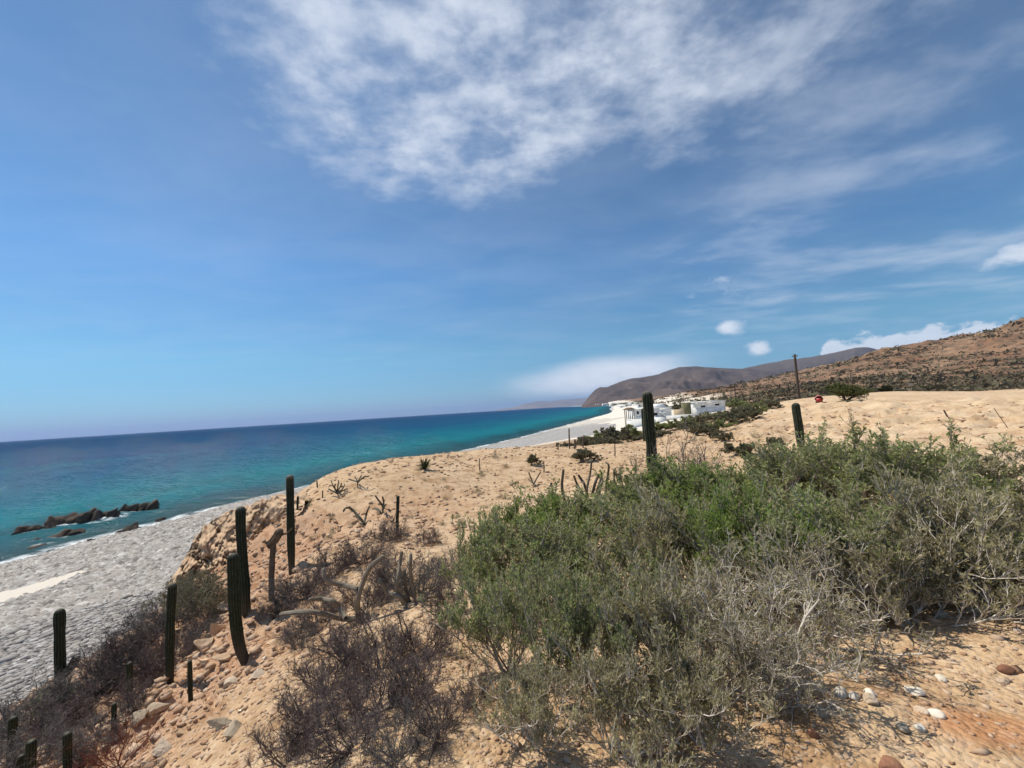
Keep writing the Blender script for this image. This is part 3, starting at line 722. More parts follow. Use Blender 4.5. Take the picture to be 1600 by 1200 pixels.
shrub_kind("far0", M_twig, M_leaf_d, seed=51, leaves=7, n0=9, m=(5, 5, 4), spread=72, ln=0.10, wd=0.035, r0=0.016)
shrub_kind("far1", M_twig, M_leaf, seed=52, leaves=7, n0=9, m=(5, 5, 4), spread=70, ln=0.09, wd=0.035, r0=0.016)
shrub_kind("dull0", M_twig, M_leaf_d, seed=15, leaves=6, leaf_lo=0.2, ln=0.040, wd=0.0080)
shrub_kind("snag0", M_twig_g, None, seed=58, leaves=0, n0=5, m=(4, 4, 3), spread=45, wob=0.22, r0=0.022, lens=(0.9, 0.5, 0.3, 0.14))
shrub_kind("tuft0", M_twig_t, M_leaf_o, seed=61, leaves=3, n0=14, m=(3, 3, 2), spread=75, ln=0.09, wd=0.02, r0=0.015)
SR = random.Random(5)
def shrub(key, px, base, top, wpx, label, group=None, name="shrub", cat="shrub", at=None, sink=0.03):
    p = G(px, base) if at is None else np.array(at)
    Y = p[1]; h = (base - top) / FPX * Y; wd = wpx / FPX * Y
    bm, fm_, rad = SHRUB[key]
    sxy = wd / 2 / rad
    o = empty(name, (p[0], p[1], p[2] - sink * h), SR.uniform(0, 6.28), (sxy, sxy, h))
    link("branches", bm, o)
    if fm_: link("foliage", fm_, o)
    tag(o, label, cat, group)
    return o

# ------------------------------------------------------------------ cacti
M_cact, t, b = new_mat("cactus_skin")
v = coords(t); rg = attr(t, 'ridge'); hh_ = attr(t, 'h')
n1 = t.noise(v, 9, 5, 0.6); n2 = t.noise(v, 45, 3, 0.6)
c = t.mix(t.smooth(n1, 0.35, 0.65), (0.014, 0.022, 0.010, 1), (0.026, 0.034, 0.017, 1))
c = t.mix(t.math('MULTIPLY', t.smooth(rg, 0.86, 1.0), t.smooth(n2, 0.42, 0.55)), c, (0.22, 0.20, 0.16, 1))
c = t.mix(t.math('MULTIPLY', t.smooth(t.math('ADD', hh_, t.math('MULTIPLY', t.math('SUBTRACT', n1, 0.5), 0.5)), 0.34, 0.05), 0.8), c, (0.10, 0.075, 0.052, 1))
sc_ = t.math('MULTIPLY', t.smooth(t.noise(v, 5.0, 6, 0.7, 0.6), 0.58, 0.68), 0.75)
c = t.mix(sc_, c, (0.13, 0.105, 0.078, 1))
c = t.mix(t.math('MULTIPLY', t.smooth(hh_, 0.955, 1.0), 0.6), c, (0.20, 0.19, 0.15, 1))
t.l.new(c, b.inputs['Base Color']); b.inputs['Roughness'].default_value = 0.75; b.inputs['Specular IOR Level'].default_value = 0.25
bump(t, b, n2, 0.3, 0.01)
M_arm, t, b = new_mat("cactus_arm_grey")
v = coords(t); rg = attr(t, 'ridge'); hh_ = attr(t, 'h')
n1 = t.noise(v, 12, 5, 0.6); n2 = t.noise(v, 60, 3, 0.6)
c = t.mix(t.smooth(n1, 0.35, 0.65), (0.15, 0.125, 0.092, 1), (0.23, 0.19, 0.145, 1))
c = t.mix(t.math('MULTIPLY', t.smooth(rg, 0.75, 1.0), 0.5), c, (0.36, 0.32, 0.26, 1))
t.l.new(c, b.inputs['Base Color']); b.inputs['Roughness'].default_value = 0.9; bump(t, b, n2, 0.4, 0.01)
M_arm_d, t, b = new_mat("cactus_arm_dark")
v = coords(t); rg = attr(t, 'ridge')
n1 = t.noise(v, 12, 5, 0.6)
c = t.mix(t.smooth(n1, 0.35, 0.65), (0.060, 0.052, 0.036, 1), (0.105, 0.095, 0.062, 1))
c = t.mix(t.math('MULTIPLY', t.smooth(rg, 0.75, 1.0), 0.4), c, (0.24, 0.21, 0.16, 1))
t.l.new(c, b.inputs['Base Color']); b.inputs['Roughness'].default_value = 0.85
def smooth_axis(pts, n):
    pts = np.asarray(pts, float)
    c = catmull(pts, 10) if len(pts) > 2 else pts[0] + (pts[-1] - pts[0]) * np.linspace(0, 1, 20)[:, None]
    s = np.concatenate([[0], np.cumsum(np.linalg.norm(np.diff(c, axis=0), axis=1))])
    u = np.linspace(0, s[-1], n)
    return np.stack([np.interp(u, s, c[:, k]) for k in range(3)], 1)
def column_geo(axis, rad, ribs=11, depth=0.2, n=30, seed=0, base=0.82, tip=1.0, cap=None):
    rng = np.random.default_rng(seed)
    ax = smooth_axis(axis, n); L = np.linalg.norm(np.diff(ax, axis=0), axis=1).sum()
    u = np.linspace(0, 1, n)
    cap = min(0.45, (1.1 * rad if cap is None else cap) / L)
    # more rings in the rounded tip
    u = np.concatenate([u[u < 1 - cap], 1 - cap + cap * np.sin(np.linspace(0, pi / 2, 8))])
    ax = np.stack([np.interp(u, np.linspace(0, 1, n), ax[:, k]) for k in range(3)], 1); n = len(u)
    prof = base + (1 - base) * sstep(0, 0.35, u); prof = prof * (1 + (tip - 1) * u)
    wob = 1 + 0.10 * vnoise2(u * 7, np.full(n, seed * 3.1), seed) + 0.12 * np.minimum(0, vnoise2(u * 19, np.full(n, seed * 1.7), seed + 40) + 0.15)
    rr = rad * prof * wob
    tcap = np.clip((u - (1 - cap)) / cap, 0, 1); rr = rr * np.sqrt(np.maximum(1 - tcap ** 2, 0.0012))
    tan = unit(np.gradient(ax, axis=0)); ref = np.array([0.37, 0.93, 0.05])
    a = unit(np.cross(tan, ref)); bb = np.cross(tan, a)
    m = ribs * 4; ang = np.arange(m) * 2 * pi / m
    rf_ = 0.5 + 0.5 * np.cos(ang * ribs)
    prof_r = 1 - depth * (1 - rf_) ** 0.8
    dent = 1 + 0.14 * vnoise2(np.repeat(u[:, None], m, 1) * (L / rad) * 0.35 + seed, np.repeat(ang[None] * 1.6, n, 0) + seed * 5.0, seed + 60) if rad > 0 else 1
    vv = ax[:, None] + rr[:, None, None] * (prof_r[None, :] * dent)[..., None] * (a[:, None] * np.cos(ang)[None, :, None] + bb[:, None] * np.sin(ang)[None, :, None])
    ridge_ = np.tile(rf_, n); h_ = np.repeat(u, m)
    return vv.reshape(-1, 3), grid_faces(n, m, True), ridge_, h_
def cactus_mesh(name, axis, rad, origin, mat, **kw):
    v, f, rg_, h_ = column_geo(axis, rad, **kw)
    return mesh_np(name, v - np.asarray(origin)[None], f, mat, True, dict(ridge=rg_, h=h_))
def cactus(name, pts, wpx, label, group=None, seed=1, ribs=11, arms=(), mat=None, at_y=None, cat="cactus", depth=0.22, y_off=0.0, bury=0.12):
    """pts: picture points from the foot to the tip"""
    p0 = G(*pts[0]) if at_y is None else P(*pts[0], at_y)
    Y = p0[1] + y_off
    ax = [P(x, y, Y) for x, y in pts]
    foot = ax[0].copy(); ax = [foot + (foot - ax[1]) / np.linalg.norm(foot - ax[1]) * bury] + ax
    r = wpx * 0.86 / 2 / FPX * Y
    if not arms:
        o = link(name, cactus_mesh(name, ax, r, foot, mat or M_cact, seed=seed, ribs=ribs, depth=depth), None, foot)
    else:
        o = empty(name, foot)
        link("stem", cactus_mesh("stem", ax, r, foot, mat or M_cact, seed=seed, ribs=ribs, depth=depth), o)
        for k, (ap, aw) in enumerate(arms):
            q_ = [P(x, y, Y - 0.02 * (k + 1) * j) for j, (x, y) in enumerate(ap)]
            link("arm", cactus_mesh("arm", q_, aw / 2 / FPX * Y, foot, mat or M_cact, seed=seed + 7 + k, ribs=max(6, ribs - 3), depth=depth, n=16), o)
    return tag(o, label, cat, group)
GC = "tall columnar cacti along the bluff edge"
cactus("columnar_cactus", [(456, 893), (454.5, 840), (453, 742)], 13, "tallest straight dark cactus on the bluff edge, top against the sea", GC, 1)
cactus("columnar_cactus", [(385, 962), (381, 900), (377, 840), (376, 791)], 16.5, "tall ribbed cactus directly behind the bent-footed cactus", GC, 2, 12)
cactus("columnar_cactus", [(384, 1034), (376, 1015), (370, 985), (366, 930), (364, 864)], 19, "thick dark cactus with its foot bent like a boot on the stony slope", GC, 3, 13, bury=0.02)
cactus("columnar_cactus", [(265, 1070), (265.5, 1020), (267, 960), (270, 911)], 13.5, "slender cactus rising from grey scrub, with the shingle behind it", GC, 4)
cactus("columnar_cactus", [(95, 1083), (93.5, 1020), (93, 951)], 15.5, "dark cactus with one stubby arm, standing out against the shingle", GC, 5, 12, arms=[([(97, 1056), (106, 1048), (115, 1037), (120, 1026)], 11)])
cactus("columnar_cactus", [(203.5, 1110), (203, 1080), (202.5, 1034)], 9, "short dark cactus post among purple scrub, above a white slab", GC, 6)
cactus("columnar_cactus", [(298, 1097), (297, 1070), (296.5, 1031)], 7.5, "thin small cactus on bare stones below the bent-footed cactus", GC, 7, 9)
cactus("columnar_cactus", [(178, 1146), (178, 1125), (178.5, 1098)], 7.5, "small dark cactus stub beside the red twigs", GC, 8, 9)
cactus("columnar_cactus", [(15, 1212), (18, 1165), (21, 1119)], 11.5, "slightly leaning cactus at the bottom corner, tallest of its cluster", GC, 9)
cactus("columnar_cactus", [(47, 1225), (48, 1195), (49, 1156)], 14, "short stout cactus with rounded tip, third of the corner cluster", GC, 10)
cactus("columnar_cactus", [(32, 1225), (32.5, 1205), (33.5, 1179)], 10.5, "lowest cactus squeezed between two others in the corner cluster", GC, 11)
cactus("columnar_cactus", [(106, 1220), (105.5, 1185), (105, 1144)], 12.5, "round-topped cactus standing alone beside the corner cluster", GC, 12)
cactus("columnar_cactus", [(1021, 760), (1018, 700), (1014, 655), (1011, 611)], 20, "thickest cactus rising behind the green shrubs, pale woolly tip above the roofs", None, 13, 13)
cactus("columnar_cactus", [(1008, 697), (1006, 668), (1004, 638)], 6, "thin cactus just behind the thickest one", None, 14, 8, at_y=27)
cactus("columnar_cactus", [(1252, 704), (1249, 675), (1245.5, 650), (1243, 629)], 13.5, "leaning green cactus standing before the pale sandy lot", None, 15, 11)
cactus("columnar_cactus", [(620.5, 832), (621, 805), (622, 774)], 5.8, "thin upright cactus on the sandy plateau beside sprawling dark arms", None, 16, 8)
cactus("columnar_cactus", [(465, 800), (465, 788), (465.5, 775)], 3.8, "tiny cactus just behind the tallest straight one", None, 17, 7)
# dead, broken-topped cactus
M_dead = simple_mat("dead_cactus_wood", (0.20, 0.145, 0.10), (0.10, 0.072, 0.052), 18, 0.95, 0.6, 0.02)
p0 = G(424, 937); o = empty("dead_cactus", p0)
def dpart(nm, pts, wp, mat, **kw):
    ax = [P(x, y, p0[1] + kw.get('dy', 0)) for x, y in pts]
    link(nm, cactus_mesh(nm, ax, wp / 2 / FPX * p0[1], p0, mat, seed=kw.get('seed', 3), ribs=7, depth=0.25, n=18, base=kw.get('base', 0.9), tip=kw.get('tip', 1.0)), o)
dpart("stem", [(424, 940), (424.5, 900), (426, 868), (428, 845)], 8.5, M_dead)
dpart("broken_top", [(419, 851), (426, 846), (433, 838), (439, 826)], 13, M_dead, seed=5)
dpart("arm", [(418, 846), (420, 853), (424, 856)], 6, M_cact, seed=6)
dpart("arm", [(434, 836), (443, 835), (450, 832), (457, 825)], 4.0, M_dead, seed=8, tip=0.5)
tag(o, "dead cactus with a broken crooked brown top beside the tallest one", "cactus")

# sprawling many-armed cacti
def sprawl(name, base, arms, wpx, label, mat, group=None, seed=1, dys=None, Yfix=None):
    p = G(*base) if Yfix is None else P(*base, Yfix)
    rng = random.Random(seed)
    o = empty(name, p)
    for k, a in enumerate(arms):
        Y = p[1] + rng.uniform(-0.10, 0.10) * p[1] * 0.12
        ax = [P(x, y, Y + rng.uniform(-0.02, 0.02) * p[1]) for x, y in a]
        for q_ in ax:
            gz_ = ground_z(q_[0], q_[1])[0]
            q_[2] = max(q_[2], gz_ - 0.01)
        r = wpx * rng.uniform(0.85, 1.1) / 2 / FPX * Y
        link("arm", cactus_mesh("arm", ax, r, p, mat, seed=seed * 11 + k, ribs=7, depth=0.16, n=22, base=0.95, tip=0.8), o)
    return tag(o, label, "cactus", group)
GS = "sprawling many-armed cacti"
sprawl("sprawling_cactus", (565, 972), [[(562, 974), (560, 966), (559, 936), (568, 908), (580, 885), (601, 868)], [(540, 966), (530, 949), (520, 940), (503, 936), (482, 937)],
    [(592, 980), (565, 971), (535, 967), (500, 958), (475, 956), (437, 960)], [(559, 920), (535, 914), (510, 906), (505, 887)], [(590, 980), (578, 968), (572, 955)]], 8,
    "sprawling grey cactus with long curved arms over the purple scrub", M_arm, GS, 1)
sprawl("sprawling_cactus", (641, 945), [[(640, 945), (621, 925), (622, 899), (625, 880), (628, 861)], [(645, 945), (648, 930), (643, 908), (641, 884), (642, 864)], [(640, 945), (634, 920), (632, 889)],
    [(632, 945), (623, 932), (606, 926), (598, 914), (591, 904)], [(626, 1001), (632, 985), (636, 966), (638, 951)], [(626, 1002), (640, 1004), (656, 996), (671, 983)], [(652, 943), (656, 935), (658, 926)], [(640, 948), (655, 946), (672, 950)]], 6.5,
    "clustered grey-green cactus with upright finger arms at the edge of the purple scrub", M_arm, GS, 2)
sprawl("sprawling_cactus", (569, 818), [[(569, 819), (565, 812), (555, 801), (547, 794), (540, 794), (536, 800)], [(569, 818), (572, 805), (575, 796), (577.5, 791)], [(569, 817), (560, 810), (555.5, 805)]], 3.6,
    "small dark cactus on the plateau with one drooping hooked arm", M_arm_d, GS, 3)
sprawl("sprawling_cactus", (598, 801), [[(598, 800), (597.5, 790), (591, 781), (586, 774)], [(598, 798), (599.5, 784), (597.5, 776)], [(598, 797), (601, 790), (604, 788)], [(574, 806), (587, 808), (596, 802), (618, 800)], [(588, 812), (591, 804), (594, 799)]], 3.2,
    "low dark cactus with forked upright arms beside the thin upright cactus", M_arm_d, GS, 4)
sprawl("sprawling_cactus", (915, 790), [[(884, 790), (881, 777), (878, 760), (880.5, 733)], [(867, 790), (865, 777), (861, 754)], [(915, 785), (918, 759), (922, 741), (924.5, 719)], [(946, 790), (947, 762), (950, 741), (951, 727), (946.5, 722.5)],
    [(916, 785), (909, 769), (901, 755), (896.5, 743)], [(918, 775), (913, 757), (908, 749), (903.5, 742)], [(925, 775), (930, 755), (935.5, 742)], [(930, 778), (936, 757), (941, 743)], [(935, 780), (938, 763), (943, 750)]], 4.6,
    "dark cactus with many finger arms poking up behind the green shrubs", M_arm_d, GS, 5)
sprawl("sprawling_cactus", (986, 785), [[(985, 784), (974, 762), (966, 748), (960, 736)], [(974, 764), (970, 748), (968.5, 732)], [(986, 782), (996, 763), (1004, 753.5), (1015, 744)], [(997, 762), (985, 751), (975, 742)], [(996, 766), (986, 760), (977, 757)], [(958, 775), (959, 755), (960, 733)]], 4.6,
    "forked dark cactus with crossing arms between the finger cactus and the thickest column", M_arm_d, GS, 6)
sprawl("sprawling_cactus", (834, 757), [[(834, 757), (830, 748), (826, 738)], [(834, 756), (839, 747), (845, 737)], [(834, 756), (829, 752), (825.5, 748.5)]], 2.4,
    "little cactus shaped like a V alone on the sandy plateau", M_arm_d, GS, 7)
sprawl("sprawling_cactus", (527, 770), [[(527, 771), (521, 760), (517, 750)], [(527, 771), (528, 760), (529, 750)], [(527, 771), (535, 764), (539, 756)], [(527, 771), (519, 767), (513, 764)], [(527, 771), (533, 768), (543, 763)], [(527, 770), (523, 762), (524, 756)], [(527, 770), (532, 760), (534, 755)]], 2.6,
    "small bristling cactus clump near the seaward rim of the plateau", M_arm_d, GS, 8)
sprawl("sprawling_cactus", (559, 760), [[(559, 761), (558, 752), (554, 744)], [(558.5, 753), (563, 746), (565, 742)], [(558.5, 753), (549, 750), (545, 749)], [(559, 754), (568, 746), (577, 744)]], 2.2,
    "tiny branching cactus right on the plateau rim against the water", M_arm_d, GS, 9)

# ------------------------------------------------------------------ shrubs in the foreground
GB = "shrubs of the big thicket in the foreground"
def tl(s): return s
SH_LIST = [
 ("leafy0", 1335, 815, 670, 290, "tallest leafy shrub in the middle of the thicket, sprigs against the sandy lot"),
 ("leafy1", 1455, 815, 690, 250, "leafy shrub with a dark green patch, next to the tallest one"),
 ("olive0", 1570, 815, 702, 220, "thin olive shrub at the picture edge with pale gravel showing through"),
 ("leafy2", 1205, 830, 698, 280, "leafy green shrub right of the bare snag, before the leaning cactus"),
 ("fresh0", 1090, 838, 722, 230, "bright green shrub at the foot of the thickest cactus"),
 ("leafy0", 975, 855, 748, 240, "grey-green shrub hiding the feet of the finger-armed cacti"),
 ("fresh0", 860, 872, 778, 180, "small fresh green shrub at the seaward end of the back row"),
 ("leafy2", 785, 960, 808, 210, "rounded grey-green shrub forming the seaward end of the thicket"),
 ("leafy1", 905, 968, 800, 270, "dense olive shrub with a dark hollow beneath it"),
 ("olive0", 1040, 955, 775, 270, "olive-brown shrub in the middle of the thicket"),
 ("fresh0", 1165, 945, 765, 230, "deep green shrub, brightest patch in the middle of the thicket"),
 ("leafy1", 1290, 935, 745, 290, "grey-green shrub below the tallest leafy one"),
 ("olive0", 1430, 925, 735, 270, "olive shrub with a pale forked dead limb in front of it"),
 ("olive0", 1560, 925, 760, 250, "loose tan twiggy shrub at the picture edge"),
 ("leafy1", 800, 1050, 880, 190, "dark twiggy shrub over shaded ground at the near seaward end"),
 ("leafy2", 925, 1085, 895, 260, "grey-green leafy shrub in the near row with a dark hollow behind"),
 ("olive0", 1050, 1075, 890, 260, "sparse olive shrub with bare soil showing below it"),
 ("twiggy1", 1170, 1062, 868, 280, "grey tangle of dry twigs at the centre of the near row"),
 ("twiggy2", 1285, 1008, 840, 260, "pale grey tangle of dry twigs just above the row of white stones"),
 ("olive0", 1420, 975, 838, 250, "low dry tangle casting a black shadow at its foot"),
 ("olive0", 1545, 960, 835, 220, "flattened dry shrub trailing over gravel near the edge"),
 ("olive0", 845, 1165, 1040, 190, "low straggling twigs at the bottom, nearest the purple scrub"),
 ("olive0", 975, 1185, 1030, 230, "sparse olive twigs at the very bottom of the picture"),
 ("olive0", 1105, 1165, 1005, 230, "dry grass-like twigs at the lower end of the thicket"),
 ("twiggy2", 1192, 1092, 960, 190, "dry twigs ending beside the bare orange soil"),
]
for key, px, bs, tp, wp, lab in SH_LIST:
    shrub(key, px, bs, tp, wp, lab, GB)
GP = "bare purple-grey scrub on the slope"
for key, px, bs, tp, wp, lab in [
 ("bare0", 522, 898, 843, 75, "round bare purple shrub above the long curved cactus arms"),
 ("greybare0", 455, 936, 888, 95, "grey bare shrub at the feet of the dead cactus"),
 ("bare1", 500, 972, 925, 120, "low bare purple shrub under the arched grey cactus arm"),
 ("bare0", 572, 955, 895, 120, "bare purple shrub between the two grey many-armed cacti"),
 ("greybare0", 655, 935, 860, 115, "grey bare shrub behind the upright finger cactus"),
 ("greybare0", 697, 905, 858, 80, "thin grey shrub between purple scrub and the green thicket"),
 ("bare1", 600, 1045, 965, 170, "wide bare purple shrub below the finger cactus"),
 ("bare0", 515, 1085, 1005, 150, "bare purple shrub over stones, below the black hollow"),
 ("bare1", 645, 1100, 1010, 150, "bare brown-purple shrub beside the bleached dead branch"),
 ("bare0", 555, 1170, 1080, 180, "dense bare purple shrub in front of the bleached dead branch"),
 ("greybare0", 470, 1010, 962, 70, "black-looking tangle in the hollow of the slope"),
 ("bare0", 450, 1195, 1120, 130, "bare purple twigs at the bottom edge of the stony slope"),
 ("bare1", 690, 1150, 1070, 130, "thin reddish-brown twigs on pink soil beside the thicket"),
 ("bare1", 610, 845, 806, 75, "faint purple twigs around the thin upright cactus"),
 ("bare0", 665, 850, 822, 60, "flat purple twig mat on the sand beyond the finger cactus"),
 ("bare0", 485, 925, 875, 110, "dense purple shrub between the dead cactus and the curved arms"),
 ("bare1", 570, 880, 838, 90, "purple twigs climbing toward the thin upright cactus"),
 ("bare0", 615, 920, 860, 110, "purple shrub behind the upright finger arms"),
 ("greybare0", 430, 965, 925, 80, "grey twigs running down to the bent-footed cactus"),
 ("bare1", 545, 1030, 960, 150, "dense purple shrub under the long lying arm"),
 ("bare0", 660, 1030, 955, 130, "purple shrub right below the finger cactus"),
 ("bare1", 590, 1110, 1030, 170, "dark purple heart of the scrub above the bleached branch"),
 ("bare0", 500, 1140, 1055, 150, "purple shrub at the seaward side of the bleached branch"),
 ("greybare0", 620, 1190, 1110, 130, "grey twigs at the bottom edge beside the bleached branch"),
 ("bare1", 700, 960, 900, 80, "small purple shrub on the sand gap before the thicket"),
 ("bare1", 745, 1100, 1040, 90, "sparse twigs between the purple scrub and the thicket"),
]:
    shrub(key, px, bs, tp, wp, lab, GP)
GL = "scrub on the low slope above the shingle"
for key, px, bs, tp, wp, lab in [
 ("dull0", 322, 965, 897, 95, "green shrub right under the tan rock outcrop"),
 ("dull0", 292, 945, 893, 75, "small green shrub by the slender cactus, under the outcrop's toe"),
 ("greybare0", 245, 1000, 935, 120, "grey scrub behind the slender cactus at the shingle edge"),
 ("bare0", 185, 1060, 1000, 130, "purple scrub behind the short cactus post"),
 ("greybare0", 130, 1105, 1040, 140, "grey-brown scrub between the one-armed cactus and the red twigs"),
 ("bare1", 245, 1060, 1000, 90, "dark scrub at the foot of the slender cactus"),
 ("bare0", 70, 1165, 1105, 130, "dark purple scrub above the corner cactus cluster"),
 ("greybare0", 150, 1170, 1120, 110, "dark tangle beside the round-topped lone cactus"),
 ("red0", 185, 1200, 1120, 110, "reddish bare twigs at the bottom of the slope"),
 ("fresh0", 84, 1112, 1080, 45, "small yellow-green shrub at the foot of the one-armed cactus"),
 ("greybare0", 25, 1150, 1095, 110, "grey driftwood-like scrub where the slope meets the shingle"),
 ("bare1", 215, 1110, 1065, 80, "purple twigs around the white slab"),
 ("bare0", 205, 1030, 965, 110, "purple-brown scrub along the shingle edge, above the bent stalk"),
 ("greybare0", 160, 1085, 1020, 120, "grey-brown scrub around the bent stalk"),
 ("bare1", 105, 1140, 1080, 120, "brown scrub downhill of the one-armed cactus"),
 ("bare0", 225, 1085, 1020, 100, "purple scrub between the slender cactus and the short post"),
 ("greybare0", 50, 1190, 1130, 120, "dark scrub among the corner cactus cluster"),
 ("bare1", 130, 1190, 1130, 120, "brown twigs around the round-topped lone cactus"),
 ("greybare0", 275, 985, 925, 100, "grey scrub below the small green shrub"),
 ("bare0", 280, 1030, 975, 90, "purple scrub left of the orange block"),
 ("greybare0", 60, 1115, 1070, 120, "grey scrub at the shingle edge left of the one-armed cactus"),
 ("greybare0", 320, 1010, 965, 70, "grey scrub in the cleft beside the orange block"),
]:
    shrub(key, px, bs, tp, wp, lab, GL)
# bleached dead branch lying in the purple scrub
p0 = G(610, 1120); o = empty("dead_branch", p0)
def limb(nm, pts, wp, lift=0.05):
    ax = []
    for x, y in pts:
        q_ = P(x, y, p0[1]); q_[2] = max(q_[2], ground_z(q_[0], q_[1])[0] + lift); ax.append(q_)
    link(nm, cactus_mesh(nm, ax, wp / 2 / FPX * p0[1], p0, M_wood, seed=len(pts), ribs=5, depth=0.2, n=18, base=1.0, tip=0.35), o)
for pts, wp in [([(545, 1180), (565, 1160), (590, 1142), (603, 1128), (612, 1100)], 10), ([(590, 1142), (585, 1130), (572, 1128), (556, 1135)], 5), ([(560, 1165), (540, 1176), (500, 1170), (470, 1183)], 5),
                ([(603, 1128), (615, 1115), (607, 1090), (608, 1070)], 4.5), ([(575, 1152), (560, 1190), (548, 1200)], 6), ([(545, 1180), (520, 1178), (498, 1165), (485, 1150)], 4), ([(490, 1165), (480, 1145), (484, 1130)], 3), ([(500, 1170), (497, 1140), (498, 1120)], 3)]:
    limb("limb", pts, wp)
tag(o, "bleached grey dead branch lying in the purple scrub", "branch")
p0 = G(1378, 905); o = empty("dead_branch", p0)
for pts, wp in [([(1362, 868), (1368, 842), (1392, 825), (1410, 805), (1424, 790)], 5.5), ([(1412, 803), (1402, 775), (1396, 752)], 3.5), ([(1368, 842), (1355, 880), (1350, 905)], 4.5)]:
    limb("limb", pts, wp)
tag(o, "pale forked dead limb sticking out of the thicket", "branch")
# bare snag beside the thickest cactus
shrub("snag0", 1066, 775, 655, 95, "leafless forked snag right of the thickest cactus", None, "bare_snag", "shrub")
shrub("snag0", 995, 735, 700, 26, "tiny dark snag at the thickest cactus's seaward side", None, "bare_snag", "shrub")
shrub("snag0", 1100, 745, 690, 60, "thin leafless shrub between the forked snag and the orange bank", None, "bare_snag", "shrub")

# ------------------------------------------------------------------ small plants of the plateau and the lot
M_blade = leaf_mat("rosette_blade", [(0.035, 0.055, 0.025), (0.06, 0.08, 0.04)], 0.1)
p0 = G(663, 733); rng = np.random.default_rng(4); nB = 46
th = np.radians(rng.uniform(5, 82, nB)); ph = rng.uniform(0, 2 * pi, nB)
d = np.stack([np.sin(th) * np.cos(ph), np.sin(th) * np.sin(ph), np.cos(th)], 1)
Ls = 22 / FPX * p0[1] * rng.uniform(0.7, 1.05, nB); sd_ = unit(np.cross(d, [0.1, 0.2, 1.0]))
vv = np.stack([sd_ * 0.03, d * Ls[:, None] * 0.5 + sd_ * 0.028 + [0, 0, 0.02], d * Ls[:, None], d * Ls[:, None] * 0.5 - sd_ * 0.028 + [0, 0, 0.02], -sd_ * 0.03], 1).reshape(-1, 3)
fq = np.concatenate([np.arange(nB)[:, None] * 5 + np.array([0, 1, 3, 4])]); ft = np.arange(nB)[:, None] * 5 + np.array([1, 2, 3])
tag(link("spiky_rosette", mesh_np("spiky_rosette", vv, [fq, ft], M_blade), None, p0), "dark green spiky rosette plant on the plateau rim against the sea", "plant")
GT = "small dry tufts on the plateau"
for key, px, bs, tp, wp, lab in [
 ("tuft0", 775, 716, 704, 20, "dark brown mound-shaped tuft on the plateau rim above the shingle"),
 ("far0", 833, 727, 711, 22, "grey-brown tuft near the far rim of the plateau"),
 ("tuft0", 750, 743, 734, 16, "small grey tuft below a thin stick on the plateau"),
 ("tuft0", 791, 729, 722, 14, "tiny brown tuft below the dark mound-shaped one"),
 ("far0", 912, 720, 703, 42, "wide brown tuft on the red bank beyond the plateau"),
 ("tuft0", 787, 779, 765, 20, "grey tuft in the middle of the bare plateau"),
 ("tuft0", 745, 770, 759, 16, "small tuft on the open plateau, seaward of the middle one"),
 ("tuft0", 480, 786, 772, 26, "brown tuft behind the tallest straight cactus, near the rim"),
 ("tuft0", 716, 822, 805, 26, "dark tuft on sand short of the thicket's seaward end"),
 ("tuft0", 770, 806, 795, 20, "low dead tuft just outside the thicket"),
 ("tuft0", 418, 802, 785, 22, "brown tuft growing on top of the rock outcrop"),
 ("far0", 1155, 712, 693, 46, "reddish dry bush on the sandy bank left of the leaning cactus"),
 ("far0", 1212, 700, 684, 26, "dry bush between the reddish one and the leaning cactus"),
 ("tuft0", 1208, 700, 672, 12, "upright dry weed beside the leaning cactus"),
 ("tuft0", 1332, 662, 632, 9, "tall dry weed with a flat seed head against the lot"),
 ("tuft0", 1090, 690, 681, 30, "green-brown tuft on the orange bank"),
]:
    shrub(key, px, bs, tp, wp, lab, GT, "dry_tuft", "tuft")
rngt = np.random.default_rng(12)
tufts = []
for k in range(60):
    px, py = rngt.uniform(480, 1000), rngt.uniform(722, 850)
    if py < 750 - (px - 500) * 0.09 + 12 or px > 720 + (830 - py) * 3.2: continue
    tufts.append((px, py))
for px, py in tufts[:26]:
    k = (py - 690) / 90.0
    shrub("tuft0", px, py, py - 5 * k - 2, 9 * k + 4, "tiny dry tuft dotted on the open sandy plateau", "tiny dry tufts on the open plateau", "dry_tuft", "tuft")
# ------------------------------------------------------------------ rocks
def ico(sub):
    import bmesh
    bm = bmesh.new(); bmesh.ops.create_icosphere(bm, subdivisions=sub, radius=1.0)
    v = np.array([x.co[:] for x in bm.verts]); f = np.array([[q_.index for q_ in x.verts] for x in bm.faces]); bm.free()
    return v, f
ICO = {k: ico(k) for k in (1, 2, 3, 4, 5)}
def rock_geo(seed, sub=3, rough=0.35, facets=7, scale=(1, 1, 1)):
    rng = np.random.default_rng(seed)
    v, f = ICO[sub]; v = v.copy()
    # cut by random planes so that it breaks into faces, then roughen
    for k in range(facets):
        n = rnd_unit(rng, 1)[0]; d = rng.uniform(0.55, 0.9) if facets < 9 or facets > 20 else rng.uniform(0.28, 0.7)
        h = v @ n; v = v - np.maximum(h - d, 0)[:, None] * n * (0.9 if facets < 9 else 0.98)
    s = 1 + rough * (fbm3(v * 1.0 + seed, 1.0, 4, seed) * 0.8)
    v = v * s[:, None] * np.asarray(scale)
    return v, f
